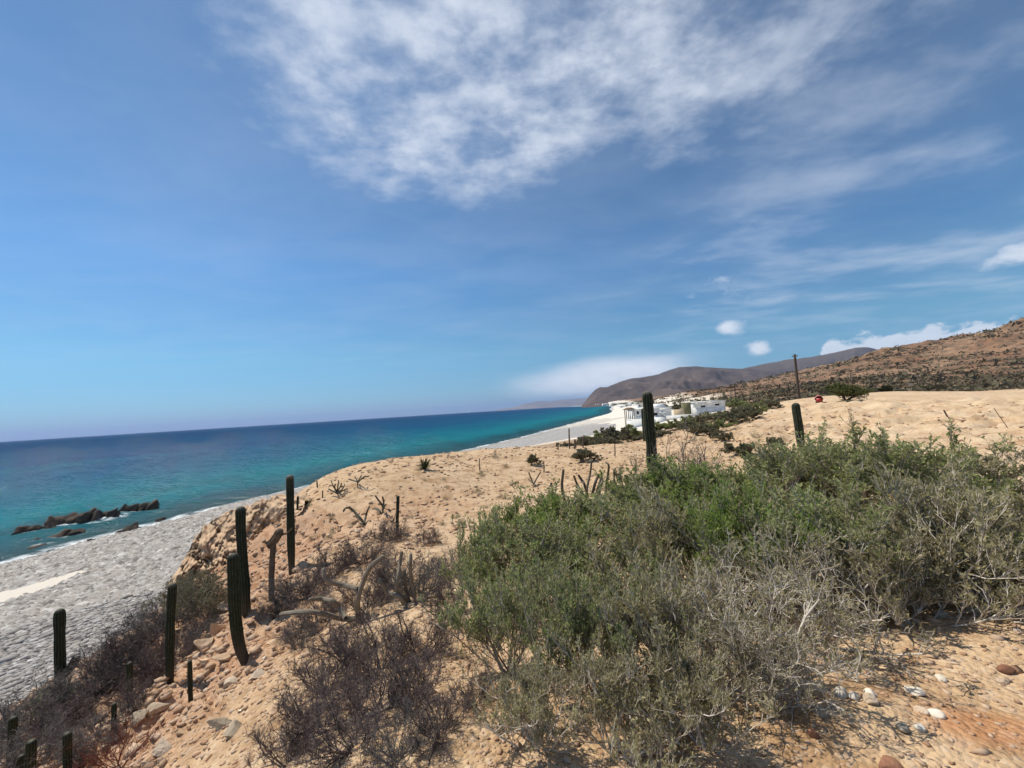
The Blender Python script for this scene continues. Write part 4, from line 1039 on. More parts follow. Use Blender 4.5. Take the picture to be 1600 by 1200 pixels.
def rock_mat(name, c1, c2, c3, sc=6, bd=0.03):
    m, t, b = new_mat(name)
    v = geo_pos(t); n = t.noise(v, sc, 6, 0.65, 0.3); n2 = t.noise(v, sc * 6, 5, 0.7)
    oi = t.n.new('ShaderNodeObjectInfo')
    c = t.mix(t.smooth(n, 0.32, 0.68), (*c1, 1), (*c2, 1))
    c = t.mix(t.math('MULTIPLY', t.smooth(n2, 0.5, 0.7), 0.6), c, (*c3, 1))
    hs = t.n.new('ShaderNodeHueSaturation'); t.l.new(c, hs.inputs['Color']); t.put(hs.inputs['Value'], t.math('ADD', 0.82, t.math('MULTIPLY', oi.outputs['Random'], 0.36)))
    t.l.new(hs.outputs[0], b.inputs['Base Color']); b.inputs['Roughness'].default_value = 0.92; b.inputs['Specular IOR Level'].default_value = 0.2
    bump(t, b, t.math('ADD', n, t.math('MULTIPLY', n2, 0.5)), 0.7, bd)
    return m
M_rk_tan = rock_mat("rock_tan", (0.50, 0.33, 0.20), (0.62, 0.45, 0.30), (0.38, 0.23, 0.13), 3)
M_rk_pale = rock_mat("rock_pale", (0.52, 0.40, 0.29), (0.60, 0.49, 0.38), (0.40, 0.28, 0.19), 6)
M_rk_white = rock_mat("stone_white", (0.62, 0.55, 0.45), (0.72, 0.66, 0.57), (0.54, 0.45, 0.34), 9, 0.008)
M_rk_grey = rock_mat("rock_grey", (0.36, 0.29, 0.21), (0.43, 0.36, 0.27), (0.25, 0.19, 0.14), 6)
M_rk_rust = rock_mat("stone_rust", (0.17, 0.075, 0.05), (0.26, 0.13, 0.08), (0.36, 0.22, 0.12), 12, 0.01)
M_rk_sea = rock_mat("sea_rock", (0.035, 0.030, 0.026), (0.095, 0.074, 0.054), (0.02, 0.019, 0.018), 0.9, 0.12)

# tan cliff-like outcrop on the bluff's shoulder
def outcrop(name, px0, px1, top, bot, Y, tilt, depth_m, seed, mat, label, strata=0.22):
    c = P((px0 + px1) / 2, (top + bot) / 2, Y)
    hw, hh2 = (px1 - px0) / 2 / FPX * Y, (bot - top) / 2 / FPX * Y
    v, f = ICO[5]; v = v.copy(); rng = np.random.default_rng(seed)
    for k in range(11):
        n = rnd_unit(rng, 1)[0]; d = rng.uniform(0.5, 0.85); h = v @ n; v = v - np.maximum(h - d, 0)[:, None] * n * 0.92
    v = v * np.array([hw * 1.15, depth_m, hh2 * 0.92])
    st = v[:, 0] * 0.75 + v[:, 2] * 0.25 + v[:, 1] * 0.3           # near-vertical bedding
    r_ = np.abs(vnoise2(st * 3.2 + fbm3(v, 0.8, 3, seed) * 1.0, v[:, 2] * 0.35, seed)) * 2
    r2 = np.abs(vnoise2(st * 9.0 + fbm3(v, 0.5, 3, seed + 3) * 2.0, v[:, 2] * 0.8, seed + 1)) * 2
    nrm = unit(v)
    v = v + nrm * ((r_ - 0.4) * strata * 1.7 + (r2 - 0.4) * strata * 0.9 + fbm3(v, 0.9, 5, seed + 8) * strata * 2.2)[:, None]
    ct, st_ = cos(tilt), sin(tilt)
    v = np.stack([v[:, 0] * ct - v[:, 2] * st_, v[:, 1], v[:, 0] * st_ + v[:, 2] * ct], 1)
    o = link(name, mesh_np(name, v, f, mat, False), None, c)
    return tag(o, label, "rock")
def cliff_bank():
    top = np.array([(262, 915), (270, 903), (280, 888), (291, 866), (301, 845), (318, 823), (345, 806), (375, 793), (400, 784), (425, 778), (446, 775), (464, 778), (476, 784)], float)
    bot = np.array([(262, 925), (285, 935), (310, 938), (345, 930), (385, 915), (412, 902), (435, 880), (452, 850), (466, 815), (476, 795)], float)
    nu, nv, nb = 150, 84, 26
    px = np.linspace(262, 476, nu)
    # jagged crest
    ty = np.interp(px, top[:, 0], top[:, 1]) + 9 * np.abs(vnoise2(px / 13.0, px * 0, 5)) - 2 + 4 * vnoise2(px / 4.0, px * 0, 6)
    by_ = np.maximum(np.interp(px, bot[:, 0], bot[:, 1]), ty + 4)
    rows = []
    Yb = 11.4 + 0.9 * np.clip((px - 262) / 214, 0, 1); Yt = Yb + 1.9 * np.sin(np.clip((px - 255) / 230, 0, 1) * pi) + 0.2
    for k in range(nv):
        v_ = k / (nv - 1)
        py = by_ + (ty - by_) * v_
        Y = Yb + (Yt - Yb) * v_ ** 1.25
        s1 = (px * 0.80 + py * 0.62) / 24.0; s2 = (py * 0.80 - px * 0.62) / 24.0            # along and across the steep bedding
        wv_ = 0.8 * fbm2(px, py, 30.0, 3, 11)
        saw = (s1 * 1.5 + wv_) % 1.0; saw2 = (s1 * 4.1 + wv_ * 2.2) % 1.0
        blk = vnoise2(np.floor(s1 * 1.5 + wv_) * 7.3, s2 * 1.1, 12)
        crk = np.abs(fbm2(px, py, 22.0, 4, 15, 0.6))
        disp = 0.20 * (saw - 0.5) + 0.07 * (saw2 - 0.5) + 0.6 * blk + 0.9 * fbm2(px, py, 26.0, 5, 13, 0.62) - 0.5 * np.exp(-(crk / 0.05) ** 2)
        hollow = 0.9 * np.exp(-((px - 418) / 26) ** 2 - ((py - 838) / 26) ** 2)
        rows.append(np.array([P(a_, b_, c_ - d_ * 0.36 + e_ * 0.6) for a_, b_, c_, d_, e_ in zip(px, py, Y, disp * (1 - 0.75 * v_ ** 6), hollow)]))
    crest = rows[-1]
    for k in range(1, nb):
        u_ = k / (nb - 1); q_ = crest.copy(); q_[:, 1] += 3.6 * u_; q_[:, 0] -= 1.2 * u_ * 0.6
        g_ = ground_z(q_[:, 0], q_[:, 1])
        q_[:, 2] = crest[:, 2] * (1 - u_ ** 1.3) + (np.minimum(g_, crest[:, 2]) - 0.5) * u_ ** 1.3 + 0.22 * fbm2(q_[:, 0], q_[:, 1], 0.8, 4, 14) * (1 - u_) * min(1, u_ * 6)
        rows.append(q_)
    V_ = np.concatenate(rows); c = V_.mean(0)
    return tag(link("rock_outcrop", mesh_np("rock_outcrop", V_ - c, grid_faces(nv + nb - 1, nu), M_rk_tan), None, c), "rugged tan cliff-like outcrop on the bluff shoulder above the shingle", "rock")
cliff_bank()
def rock(px, py, w_px, h_px, label, mat, group=None, seed=0, name="rock", rz=0.0, deep=0.8, sub=3, tilt=0.0, sink=0.35, rough=0.35, facets=7):
    p = G(px, py + h_px * 0.3)
    Y = p[1]; a = w_px / 2 / FPX * Y; h = h_px / 2 / FPX * Y * 1.15
    v, f = rock_geo(seed, sub, rough, facets)
    o = link(name, mesh_np(name, v, f, mat, name == "stone"), None, (p[0], p[1], p[2] + h * (1 - 2 * sink)), (0, tilt, rz), (a, a * deep, h))
    return tag(o, label, "rock" if name != "stone" else "stone", group)
rock_list_extra = [(341, 972, 48, 70, M_rk_tan, -0.4, "orange rock block with a pale top beside the bent-footed cactus"), (284, 906, 30, 24, M_rk_tan, -0.3, "small tan knob at the seaward toe of the outcrop"), (326, 1000, 40, 36, M_rk_tan, -0.5, "lower tan rock leaning on the orange block")]
GR = "larger rocks on the stony slope"
for k, (px, py, w_, h_, m_, tl_, lab) in enumerate(rock_list_extra + [
  (246, 1100, 62, 22, M_rk_pale, -0.35, "white slab on the slope below the slender cactus"),
  (220, 1112, 34, 26, M_rk_grey, -0.2, "grey boulder next to the white slab"),
  (362, 1062, 40, 20, M_rk_pale, -0.3, "pale grey-green stone on the slope below the bent-footed cactus"),
  (352, 1128, 60, 20, M_rk_grey, -0.6, "long grey slab lying down the stony slope"),
  (366, 1142, 44, 16, M_rk_grey, -0.6, "narrower grey slab below the long one"),
  (322, 1030, 32, 24, M_rk_tan, -0.4, "tan flagstone beside the thin small cactus"),
  (350, 1022, 40, 26, M_rk_tan, -0.4, "tan rock just seaward of the bent foot"),
  (402, 1052, 34, 18, M_rk_pale, -0.3, "pale rock in the bent-footed cactus's shadow"),
  (416, 1026, 16, 12, M_rk_white, 0.0, "small whitish stone beside the black hollow"),
  (435, 1000, 42, 22, M_rk_tan, -0.3, "tan rock above the black hollow"),
  (482, 1038, 36, 20, M_rk_tan, -0.2, "tan ledge rock below the black hollow"),
  (285, 1140, 34, 18, M_rk_tan, -0.5, "orange rock halfway between white slab and long grey slab"),
  (385, 1190, 40, 22, M_rk_tan, -0.5, "tan rock at the bottom edge of the slope"),
  (260, 1170, 44, 20, M_rk_pale, -0.5, "pale rock at the bottom, next to the reddish twigs"),
  (430, 1110, 30, 16, M_rk_tan, -0.3, "tan rock at the seaward edge of the purple scrub"),
  (310, 1085, 26, 14, M_rk_pale, -0.4, "pale rock at the thin small cactus's foot"),
  (8, 1158, 30, 26, M_rk_tan, 0.0, "orange rock at the picture edge behind the corner cacti"),
  (350, 945, 40, 22, M_rk_pale, -0.3, "whitish ledge at the top of the orange block"),
  (672, 965, 30, 14, M_rk_tan, 0.1, "tan rock right of the finger cactus"),
  (614, 1040, 14, 10, M_rk_pale, 0.1, "pale pebble-like stone amid the wide purple shrub"),
  (655, 1005, 16, 10, M_rk_pale, 0.1, "pale stone below the finger cactus's lying arm")]):
    rock(px, py, w_, h_ * 0.8, lab, m_, GR, 100 + k, tilt=tl_ * -1, rz=0.3 * (k % 5) - 0.6, facets=12, rough=0.5, sink=0.48, deep=0.75, sub=4)
GW = "smooth stones on the bare orange soil"
for k, (px, py, w_, h_, m_, lab) in enumerate([
  (1316, 1083, 25, 22, M_rk_white, "white round stone at the head of the stone row under the thicket"),
  (1334, 1088, 20, 14, M_rk_white, "pinkish flat stone touching the head white stone"),
  (1359, 1083, 22, 12, M_rk_white, "white stone resting behind a tan one in the row"),
  (1361, 1093, 26, 20, M_rk_pale, "tan round stone in front of the white one in the row"),
  (1430, 1080, 30, 16, M_rk_white, "cream half-buried stone at the end of the stone row"),
  (1463, 1115, 26, 16, M_rk_white, "white egg-shaped stone on the open soil, larger of two"),
  (1437, 1136, 18, 13, M_rk_white, "small white stone, downhill of the egg-shaped one"),
  (1572, 1046, 26, 14, M_rk_rust, "brown stone alone near the picture edge"),
  (1566, 1064, 18, 10, M_rk_pale, "tan stone just below the brown one"),
  (1392, 1196, 42, 20, M_rk_rust, "rust-red broken stone at the bottom edge"),
  (1410, 1135, 24, 12, M_rk_grey, "grey-brown stone left of the small white stone"),
  (1470, 1060, 20, 10, M_rk_white, "whitish chip stone above the egg-shaped one"),
  (1280, 1110, 26, 18, M_rk_grey, "grey stone at the thicket's edge, left of the stone row"),
  (1440, 1110, 22, 10, M_rk_pale, "tan flat stone left of the egg-shaped one"),
  (1272, 1145, 18, 18, M_rk_rust, "reddish clod below the grey stone"),
  (1268, 955, 26, 16, M_rk_white, "pale stone glimpsed through the grey twigs"),
  (1470, 958, 22, 12, M_rk_pale, "stone beside the black shadow under the dry tangle"),
  (1590, 985, 20, 10, M_rk_pale, "pale stone at the picture edge under the flattened shrub")]):
    rock(px, py, w_ * 0.85, h_ * 0.8, lab, m_, GW, 200 + k, "stone", sub=3, rough=0.22, facets=5, sink=0.3, rz=0.4 * k, deep=0.85)
GQ = "rocks in the shallows"
for k, ((a_, b_, c_, d_), lab) in enumerate(zip(SEA_ROCKS, [
  "largest dark rock reef standing in the shallows", "low brown reef seaward-left of the largest one", "narrow black rock at the far end of the reef", "small black rock linking the largest reef to its far end",
  "rounded dark rock between the reef and the waterline", "small black rock nearest the picture edge in the shallows", "brown-grey rock beside the small black one in the surf", "single low rock near the waterline, farthest along the beach",
  "dark knob at the landward end of the shore ledge", "flat brown ledge at the waterline"])):
    p = Pz((a_ + b_) / 2, d_, 0.0); Y = p[1]; w_ = (b_ - a_) / 2 / FPX * Y; h_ = (d_ - c_) / FPX * Y
    parts_ = []
    rg = np.random.default_rng(300 + k); nb = 5 if k in (0, 1, 2, 9) else 2
    for q_ in range(nb):
        v, f = rock_geo(300 + k * 9 + q_, 4, 0.8, 24)
        fx = (q_ + 0.5) / nb * 2 - 1 if nb > 1 else 0
        v = v * np.array([w_ / nb * 1.55, w_ / nb * 1.3 + 0.5, h_ * (0.42 + 0.55 * rg.uniform())]) + np.array([fx * w_ * 0.8, rg.normal() * 0.3 + 0.22 * w_ * fx, -0.1])
        parts_.append((v, f))
    v, f = merge(parts_)
    v = v + unit(v) * (fbm3(v, 0.8, 5, 40 + k) * 0.6)[:, None]
    tag(link("sea_rock", mesh_np("sea_rock", v, f, M_rk_sea), None, (p[0], p[1], 0.0)), lab, "rock", GQ)

# ------------------------------------------------------------------ loose stones: gravel and shingle
def stone_field(pos, size, rng, flat=0.6, jit=0.25, geo=None):
    n = len(pos); V0, F0 = geo or ICO[1]
    m = len(V0)
    sc = size[:, None, None] * rng.uniform(0.6, 1.25, (n, 1, 3)) * np.array([1, 1, flat])
    vv = V0[None] * (1 + rng.uniform(-jit, jit, (n, m, 1))) * sc
    a = rng.uniform(0, 2 * pi, n); ca, sa = np.cos(a)[:, None], np.sin(a)[:, None]
    x = vv[..., 0] * ca - vv[..., 1] * sa; y = vv[..., 0] * sa + vv[..., 1] * ca
    vv = np.stack([x, y, vv[..., 2]], -1) + pos[:, None]
    return vv.reshape(-1, 3), (F0[None] + (np.arange(n) * m)[:, None, None]).reshape(-1, 3)
def stones_mat(name, cols):
    m, t, b = new_mat(name)
    c = t.ramp(island(t), [(k / (len(cols) - 1), x) for k, x in enumerate(cols)])
    c = t.mix(t.math('MULTIPLY', t.noise(geo_pos(t), 30, 4), 0.5), c, t.mix(0.6, c, (0.2, 0.13, 0.09, 1)))
    t.l.new(c, b.inputs['Base Color']); b.inputs['Roughness'].default_value = 0.92; b.inputs['Specular IOR Level'].default_value = 0.2
    return m
M_grav = stones_mat("gravel_tan", [(0.34, 0.19, 0.11), (0.46, 0.28, 0.17), (0.54, 0.36, 0.23), (0.58, 0.42, 0.29), (0.32, 0.20, 0.13), (0.60, 0.46, 0.34), (0.50, 0.32, 0.20)])
M_shing = stones_mat("shingle_grey", [(0.13, 0.127, 0.125), (0.28, 0.275, 0.265), (0.40, 0.39, 0.375), (0.33, 0.30, 0.27), (0.52, 0.51, 0.495), (0.20, 0.185, 0.175), (0.66, 0.645, 0.62)])
rng = np.random.default_rng(77)
N = 44000
r_ = np.exp(rng.uniform(np.log(1.2), np.log(42), N)); a_ = np.radians(rng.uniform(-58, 56, N))
x_, y_ = r_ * np.sin(a_), r_ * np.cos(a_)
zb = base_z(x_, y_); lo_, hi_, sl_, lw_, gu_ = zones(x_, y_, zb)
clump = sstep(-0.25, 0.35, fbm2(x_, y_, 1.6, 3, 88))
pr = (0.16 + 0.5 * clump) * (1 - 0.45 * lo_ - 0.3 * lo_ * (r_ < 6)) + 0.55 * sl_
pr *= (zb > 2.6) * (0.85 + 0.15 * sstep(2.5, 6, r_))
kp = rng.uniform(size=N) < np.clip(pr, 0, 0.95); x_, y_, r_, sl_ = x_[kp], y_[kp], r_[kp], sl_[kp]
sz_ = r_ * 0.0027 * np.exp(rng.normal(size=len(r_)) * 0.45) * (1 + 0.7 * sl_) + 0.003
sz_ = np.minimum(sz_, 0.085)
pos = np.column_stack([x_, y_, ground_z(x_, y_) + sz_ * 0.12])
v, f = stone_field(pos, sz_, rng, 0.55, 0.5)
tag(link("gravel", mesh_np("gravel", v, f, M_grav)), "loose tan gravel strewn over the bluff", None, None, "stuff")
N = 84000
px_ = rng.uniform(-0.1, 1.0, N)
yy = np.exp(rng.uniform(np.log(7.5), np.log(60), N)); xx = -yy * rng.uniform(0.45, 1.45, N)
s_ = shore_dist(xx, yy); ok = (s_ > 1.0) & (s_ < 27) & (base_z(xx, yy) < beach_z(s_) + 0.35)
xx, yy, s_ = xx[ok], yy[ok], s_[ok]
ok = rng.uniform(size=len(xx)) > strip_mask(xx, yy) * 1.02; xx, yy, s_ = xx[ok], yy[ok], s_[ok]
bz_ = beach_z(s_) + fbm2(xx, yy, 7.0, 4, 51) * 0.22 + 0.05 * np.sin(s_ * 0.9 + fbm2(xx, yy, 12, 2, 52) * 3)
sz_ = 0.0031 * np.hypot(xx, yy) * np.exp(rng.normal(size=len(xx)) * 0.35) + 0.015
sz_ = np.minimum(sz_, 0.24)
OCT = (np.array([[1, 0, 0], [0, 1, 0], [-1, 0, 0], [0, -1, 0], [0, 0, 1.0]]), np.array([[0, 1, 4], [1, 2, 4], [2, 3, 4], [3, 0, 4]]))
ps = np.column_stack([xx, yy, bz_ + sz_ * 0.1]); nr_ = np.hypot(xx, yy) < 24
v, f = merge([stone_field(ps[nr_], sz_[nr_], rng, 0.5), stone_field(ps[~nr_], sz_[~nr_] * 1.2, rng, 0.5, 0.25, OCT)])
tag(link("shingle", mesh_np("shingle", v, f, M_shing)), "rounded grey stones covering the beach", None, None, "stuff")

# ------------------------------------------------------------------ scrub on the hills
M_hs = leaf_mat("hill_scrub", [(0.095, 0.078, 0.055), (0.14, 0.12, 0.08), (0.19, 0.145, 0.11), (0.10, 0.105, 0.06), (0.22, 0.175, 0.14)], 0.1)
rng = np.random.default_rng(91)
def clumps(x, y, rad, nq, rng, hgt=0.6):
    z = ground_z(x, y); n = len(x)
    d = rnd_unit(rng, n * nq).reshape(n, nq, 3); d[..., 2] = np.abs(d[..., 2]) * hgt
    c = np.stack([x, y, z], 1)[:, None] + d * (rad[:, None, None] * rng.uniform(0.35, 1.0, (n, nq, 1)))
    nrm = unit(d + rng.normal(size=d.shape) * 0.5); a = unit(np.cross(nrm, rnd_unit(rng, n * nq).reshape(n, nq, 3))); b_ = np.cross(nrm, a)
    s1 = (rad[:, None, None] * rng.uniform(0.20, 0.42, (n, nq, 1))); s2 = s1 * rng.uniform(0.4, 0.9, (n, nq, 1))
    v = np.stack([c - a * s1, c - b_ * s2, c + a * s1, c + b_ * s2], 2).reshape(-1, 3)
    return v, np.arange(n * nq * 4).reshape(-1, 4)
N = 44000
r_ = np.exp(rng.uniform(np.log(85), np.log(900), N)); a_ = np.radians(rng.uniform(13, 60, N))
x_, y_ = r_ * np.sin(a_), r_ * np.cos(a_); zb = base_z(x_, y_); hz_ = zones(x_, y_, zb)[1]
dn = sstep(-0.22, 0.22, fbm2(x_, y_, 34, 4, 93)) ** 1.5
kp = (hz_ > 0.25) & (rng.uniform(size=N) < 0.34 + 0.66 * dn) & (zb > 6.5); x_, y_, r_ = x_[kp], y_[kp], r_[kp]
rad = np.exp(rng.normal(size=len(x_)) * 0.45) * 0.8 * (0.7 + r_ / 420)
v, f = clumps(x_, y_, rad, 6, rng)
tag(link("hillside_scrub", mesh_np("hillside_scrub", v, f, M_hs)), "dark dry scrub dotted all over the brown hillside", None, None, "stuff")
N = 1500
r_ = rng.uniform(70, 420, N); a_ = np.radians(rng.uniform(10, 34, N)); x_, y_ = r_ * np.sin(a_), r_ * np.cos(a_)
zb = base_z(x_, y_); s_ = shore_dist(x_, y_)
kp = (zb > 3.2) & (zb < 9) & (s_ > 48) & ~((y_ > 86) & (y_ < 128) & (x_ > 24) & (x_ < 66)) & ~((y_ < 92) & (zb > 6.6)); x_, y_ = x_[kp], y_[kp]
v, f = clumps(x_, y_, rng.uniform(0.7, 1.7, len(x_)), 22, rng, 0.7)
tag(link("plain_scrub", mesh_np("plain_scrub", v, f, M_leaf_d)), "grey-green scrub covering the low coastal plain among the houses", None, None, "stuff")

# shrubs of the green hollow between the plateau and the houses
GG = "shrubs in the green hollow before the houses"
for k, (key, px, Y, top, wp, lab) in enumerate([
  ("far1", 935, 50, 673, 40, "low dark shrub at the beach end of the green hollow"),
  ("far0", 962, 48, 668, 44, "rounded shrub in the hollow, second from the beach"),
  ("far1", 990, 50, 664, 46, "dark green shrub in the hollow just left of the thickest cactus"),
  ("far0", 915, 44, 683, 36, "greyish shrub next to the fence sticks"),
  ("far0", 948, 40, 684, 50, "brownish low shrub in front of the hollow"),
  ("far1", 1030, 54, 659, 44, "green shrub in the hollow just right of the thickest cactus"),
  ("far1", 1055, 52, 655, 40, "green shrub below the beige wall"),
  ("far1", 1074, 48, 650, 26, "tallest dark round-headed shrub in front of the white house"),
  ("far0", 1093, 55, 652, 44, "grey-green shrub under the white house's first window"),
  ("far1", 1118, 60, 645, 44, "green shrub under the white house's second window"),
  ("far0", 1143, 62, 642, 40, "grey shrub at the end of the white house, nearer than it"),
  ("far0", 1166, 64, 634, 44, "brown-grey shrub on the rim of the sandy bank"),
  ("far1", 1190, 74, 625, 36, "dark shrub on the skyline of the sandy bank"),
  ("far0", 1030, 42, 677, 50, "brown shrub in the nearer part of the hollow"),
  ("far0", 1085, 44, 669, 50, "dry shrub between the hollow and the orange bank"),
  ("far0", 1112, 48, 662, 44, "purplish low shrub at the top of the orange bank"),
  ("far0", 885, 36, 693, 36, "low grey shrub by the tall fence stick"),
  ("far1", 1150, 120, 622, 34, "dark green bush hugging the white house's far end"),
  ("far0", 1050, 150, 632, 30, "dark bush behind the beige wall")]):
    p = P(px, top, Y); g = ground_z(p[0], p[1])[0]
    hgt = max(p[2] - g, 0.7); base_py = top + hgt / Y * FPX
    shrub(key, px, base_py, top, wp * 1.15, lab, GG, at=(p[0], p[1], g))

for key, px, bs, tp, wp, lab in [
  ("far0", 1098, 681, 664, 46, "grey-brown shrub low on the orange bank, nearest the hollow"),
  ("far1", 1122, 673, 655, 44, "green-grey shrub on the bank's seaward shoulder"),
  ("far0", 1146, 663, 645, 46, "dry grey shrub halfway up the bank's rim"),
  ("far0", 1168, 655, 637, 42, "brown-grey shrub third from the top of the bank's rim"),
  ("far1", 1188, 647, 631, 36, "dark shrub second from the top of the bank's rim"),
  ("far0", 1204, 639, 626, 28, "small shrub at the top of the bank's rim below the pole"),
  ("far0", 1128, 688, 676, 34, "low dry shrub on the bare face of the orange bank"),
  ("tuft0", 1182, 684, 672, 22, "dry weed clump halfway between the bank's rim and the leaning cactus")]:
    shrub(key, px, bs, tp, wp, lab, GG)
# ------------------------------------------------------------------ houses
def plaster(name, c, c2):
    m, t, b = new_mat(name)
    v = geo_pos(t); n = t.noise(v, 0.8, 5, 0.6, 0.3)
    t.l.new(t.mix(t.smooth(n, 0.4, 0.75), (*c, 1), (*c2, 1)), b.inputs['Base Color']); b.inputs['Roughness'].default_value = 0.9
    bump(t, b, t.noise(v, 12, 4), 0.2, 0.02)
    return m
M_white = plaster("white_plaster", (0.80, 0.80, 0.78), (0.70, 0.69, 0.66))
M_beige = plaster("beige_plaster", (0.62, 0.50, 0.33), (0.55, 0.43, 0.28))
M_olive = plaster("olive_plaster", (0.15, 0.145, 0.07), (0.12, 0.115, 0.06))
M_palm = simple_mat("palm_thatch", (0.16, 0.11, 0.065), (0.24, 0.17, 0.10), 3, 0.95, 0.4, 0.05)
M_glass, t, b = new_mat("dark_glass"); b.inputs['Base Color'].default_value = (0.02, 0.022, 0.025, 1); b.inputs['Roughness'].default_value = 0.15
t.put(b.inputs['Base Color'], t.mix(t.noise(geo_pos(t), 2.0), (0.012, 0.013, 0.015, 1), (0.03, 0.032, 0.035, 1)))
M_dark = simple_mat("dark_timber", (0.045, 0.035, 0.028), (0.08, 0.06, 0.045), 5, 0.9)
def wall_with_openings(name, x0, x1, z0, z1, y, th, holes, mat, parent):
    """a front wall in the XZ plane with real window openings"""
    xs = sorted({x0, x1, *[h[0] for h in holes], *[h[1] for h in holes]}); zs = sorted({z0, z1, *[h[2] for h in holes], *[h[3] for h in holes]})
    parts_ = []
    for a, b_ in zip(xs[:-1], xs[1:]):
        for c, d in zip(zs[:-1], zs[1:]):
            mx_, mz_ = (a + b_) / 2, (c + d) / 2
            if any(h[0] < mx_ < h[1] and h[2] < mz_ < h[3] for h in holes): continue
            parts_.append(box_geo(a, b_, y, y + th, c, d))
    v, f = merge(parts_)
    return link(name, mesh_np(name, v, f, mat), parent)
def house(name, x0, x1, y0, dep, z0, z1, label, windows=(), mat=None, parapet=0.25, group=None, roof_mat=None, overhang=0.18):
    """flat-roofed house; windows in front-wall metres (x from left, z from floor, w, h)"""
    mat = mat or M_white
    cx_, W_ = (x0 + x1) / 2, x1 - x0; H_ = z1 - z0
    o = empty(name, (cx_, y0, z0)); hw = W_ / 2; th = 0.25
    holes = [(-hw + a, -hw + a + c, b_, b_ + d) for a, b_, c, d in windows]
    wall_with_openings("front_wall", -hw, hw, -1.2, H_, 0.0, th, holes, mat, o)
    box("side_wall", (-hw, -hw + th, th, dep, -1.2, H_), mat, o); box("side_wall", (hw - th, hw, th, dep, -1.2, H_), mat, o)
    box("back_wall", (-hw + th, hw - th, dep - th, dep, -1.2, H_), mat, o)
    box("roof", (-hw - overhang, hw + overhang, -overhang, dep + overhang, H_ + 0.002, H_ + parapet), roof_mat or mat, o)
    for (a, b_, c, d) in holes:
        w_ = link("window", mesh_np("window", *box_geo(a - 0.04, b_ + 0.04, th * 0.55, th * 0.55 + 0.05, c - 0.04, d + 0.04), M_dark), o)
        link("pane", mesh_np("pane", *box_geo(a + 0.06, b_ - 0.06, th * 0.55 - 0.012, th * 0.55 - 0.002, c + 0.06, d - 0.06), M_glass), w_)
    return tag(o, label, "house", group)
def X(px, Y): return P(px, 630, Y)[0]
def Z(px, py, Y): return P(px, py, Y)[2]
Yh = 112
house("house", X(1083, Yh), X(1133, Yh), Yh, 7, Z(1108, 648, Yh), Z(1108, 628.5, Yh), "long white flat-roofed house with two slit windows",
      [(2.0, 2.1, 1.25, 0.5), (5.9, 2.35, 1.25, 0.5)], parapet=0.35)
# olive wall and beige yard wall beside it
def wall_thing(name, x0, x1, y, th, z0, z1, mat, label):
    o = empty(name, ((x0 + x1) / 2, y, z0)); hw = (x1 - x0) / 2
    box("panel", (-hw, hw, 0, th, -1.0, z1 - z0), mat, o); box("coping", (-hw - 0.05, hw + 0.05, -0.05, th + 0.05, z1 - z0 + 0.002, z1 - z0 + 0.1), mat, o)
    return tag(o, label, "wall")
wall_thing("yard_wall", X(1067.5, 110), X(1079, 110), 110, 1.4, Z(1073, 645, 110), Z(1073, 629.5, 110), M_olive, "olive green block against the white house's seaward end")
wall_thing("yard_wall", X(1052, 106), X(1068, 106), 106, 0.4, Z(1060, 652, 106), Z(1060, 640, 106), M_beige, "beige yard wall between the stair house and the olive block")
wall_thing("yard_wall", X(1040, 98), X(1088, 98), 98, 0.3, Z(1064, 653, 98), Z(1064, 648.5, 98), M_white, "low white wall running in front of the beige one")
# white house with an outside stair
Ys = 100
o = house("house", X(1019, Ys), X(1048, Ys), Ys, 6, Z(1030, 658, Ys), Z(1030, 638, Ys), "white house with an outside stair and stepped roof", [(0.2, 1.4, 0.9, 0.7)], parapet=0.2)
x_l, x_r = X(1028, Ys) - o.location.x, X(1046, Ys) - o.location.x
st = []
for k in range(11):
    a = x_l + (x_r - x_l) * k / 11; st.append(box_geo(a, a + (x_r - x_l) / 11, -1.1, -0.01, 2.3 - 0.23 * k - 0.35, 2.3 - 0.23 * k))
v, f = merge(st); link("stair", mesh_np("stair", v, f, M_white), o)
v, f = box_geo(-1.0, 1.6, 1.0, 5.0, 3.4, 4.2); v[4:, 0] *= 0.35; link("roof_lantern", mesh_np("roof_lantern", v, f, M_white), o)
for k in range(2):
    box("terrace", (-2.5 - 1.6 * k, -0.5 - 1.6 * k, -3.4 + 1.2 * k, -1.3 + 1.2 * k, -1.2, 1.0 - 0.35 * k), M_white, o)
house("house", X(988, 104), X(1012, 104), 104, 5, Z(1000, 655, 104), Z(1000, 640, 104), "small white beach house half hidden by the thickest cactus", [(0.9, 1.3, 0.6, 0.75), (2.6, 0.9, 0.7, 0.8)], parapet=0.2)
wall_thing("terrace_wall", X(983, 94), X(1020, 94), 94, 3.0, Z(1000, 669, 94), Z(1000, 656, 94), M_white, "broad white terrace wall at the top of the beach")
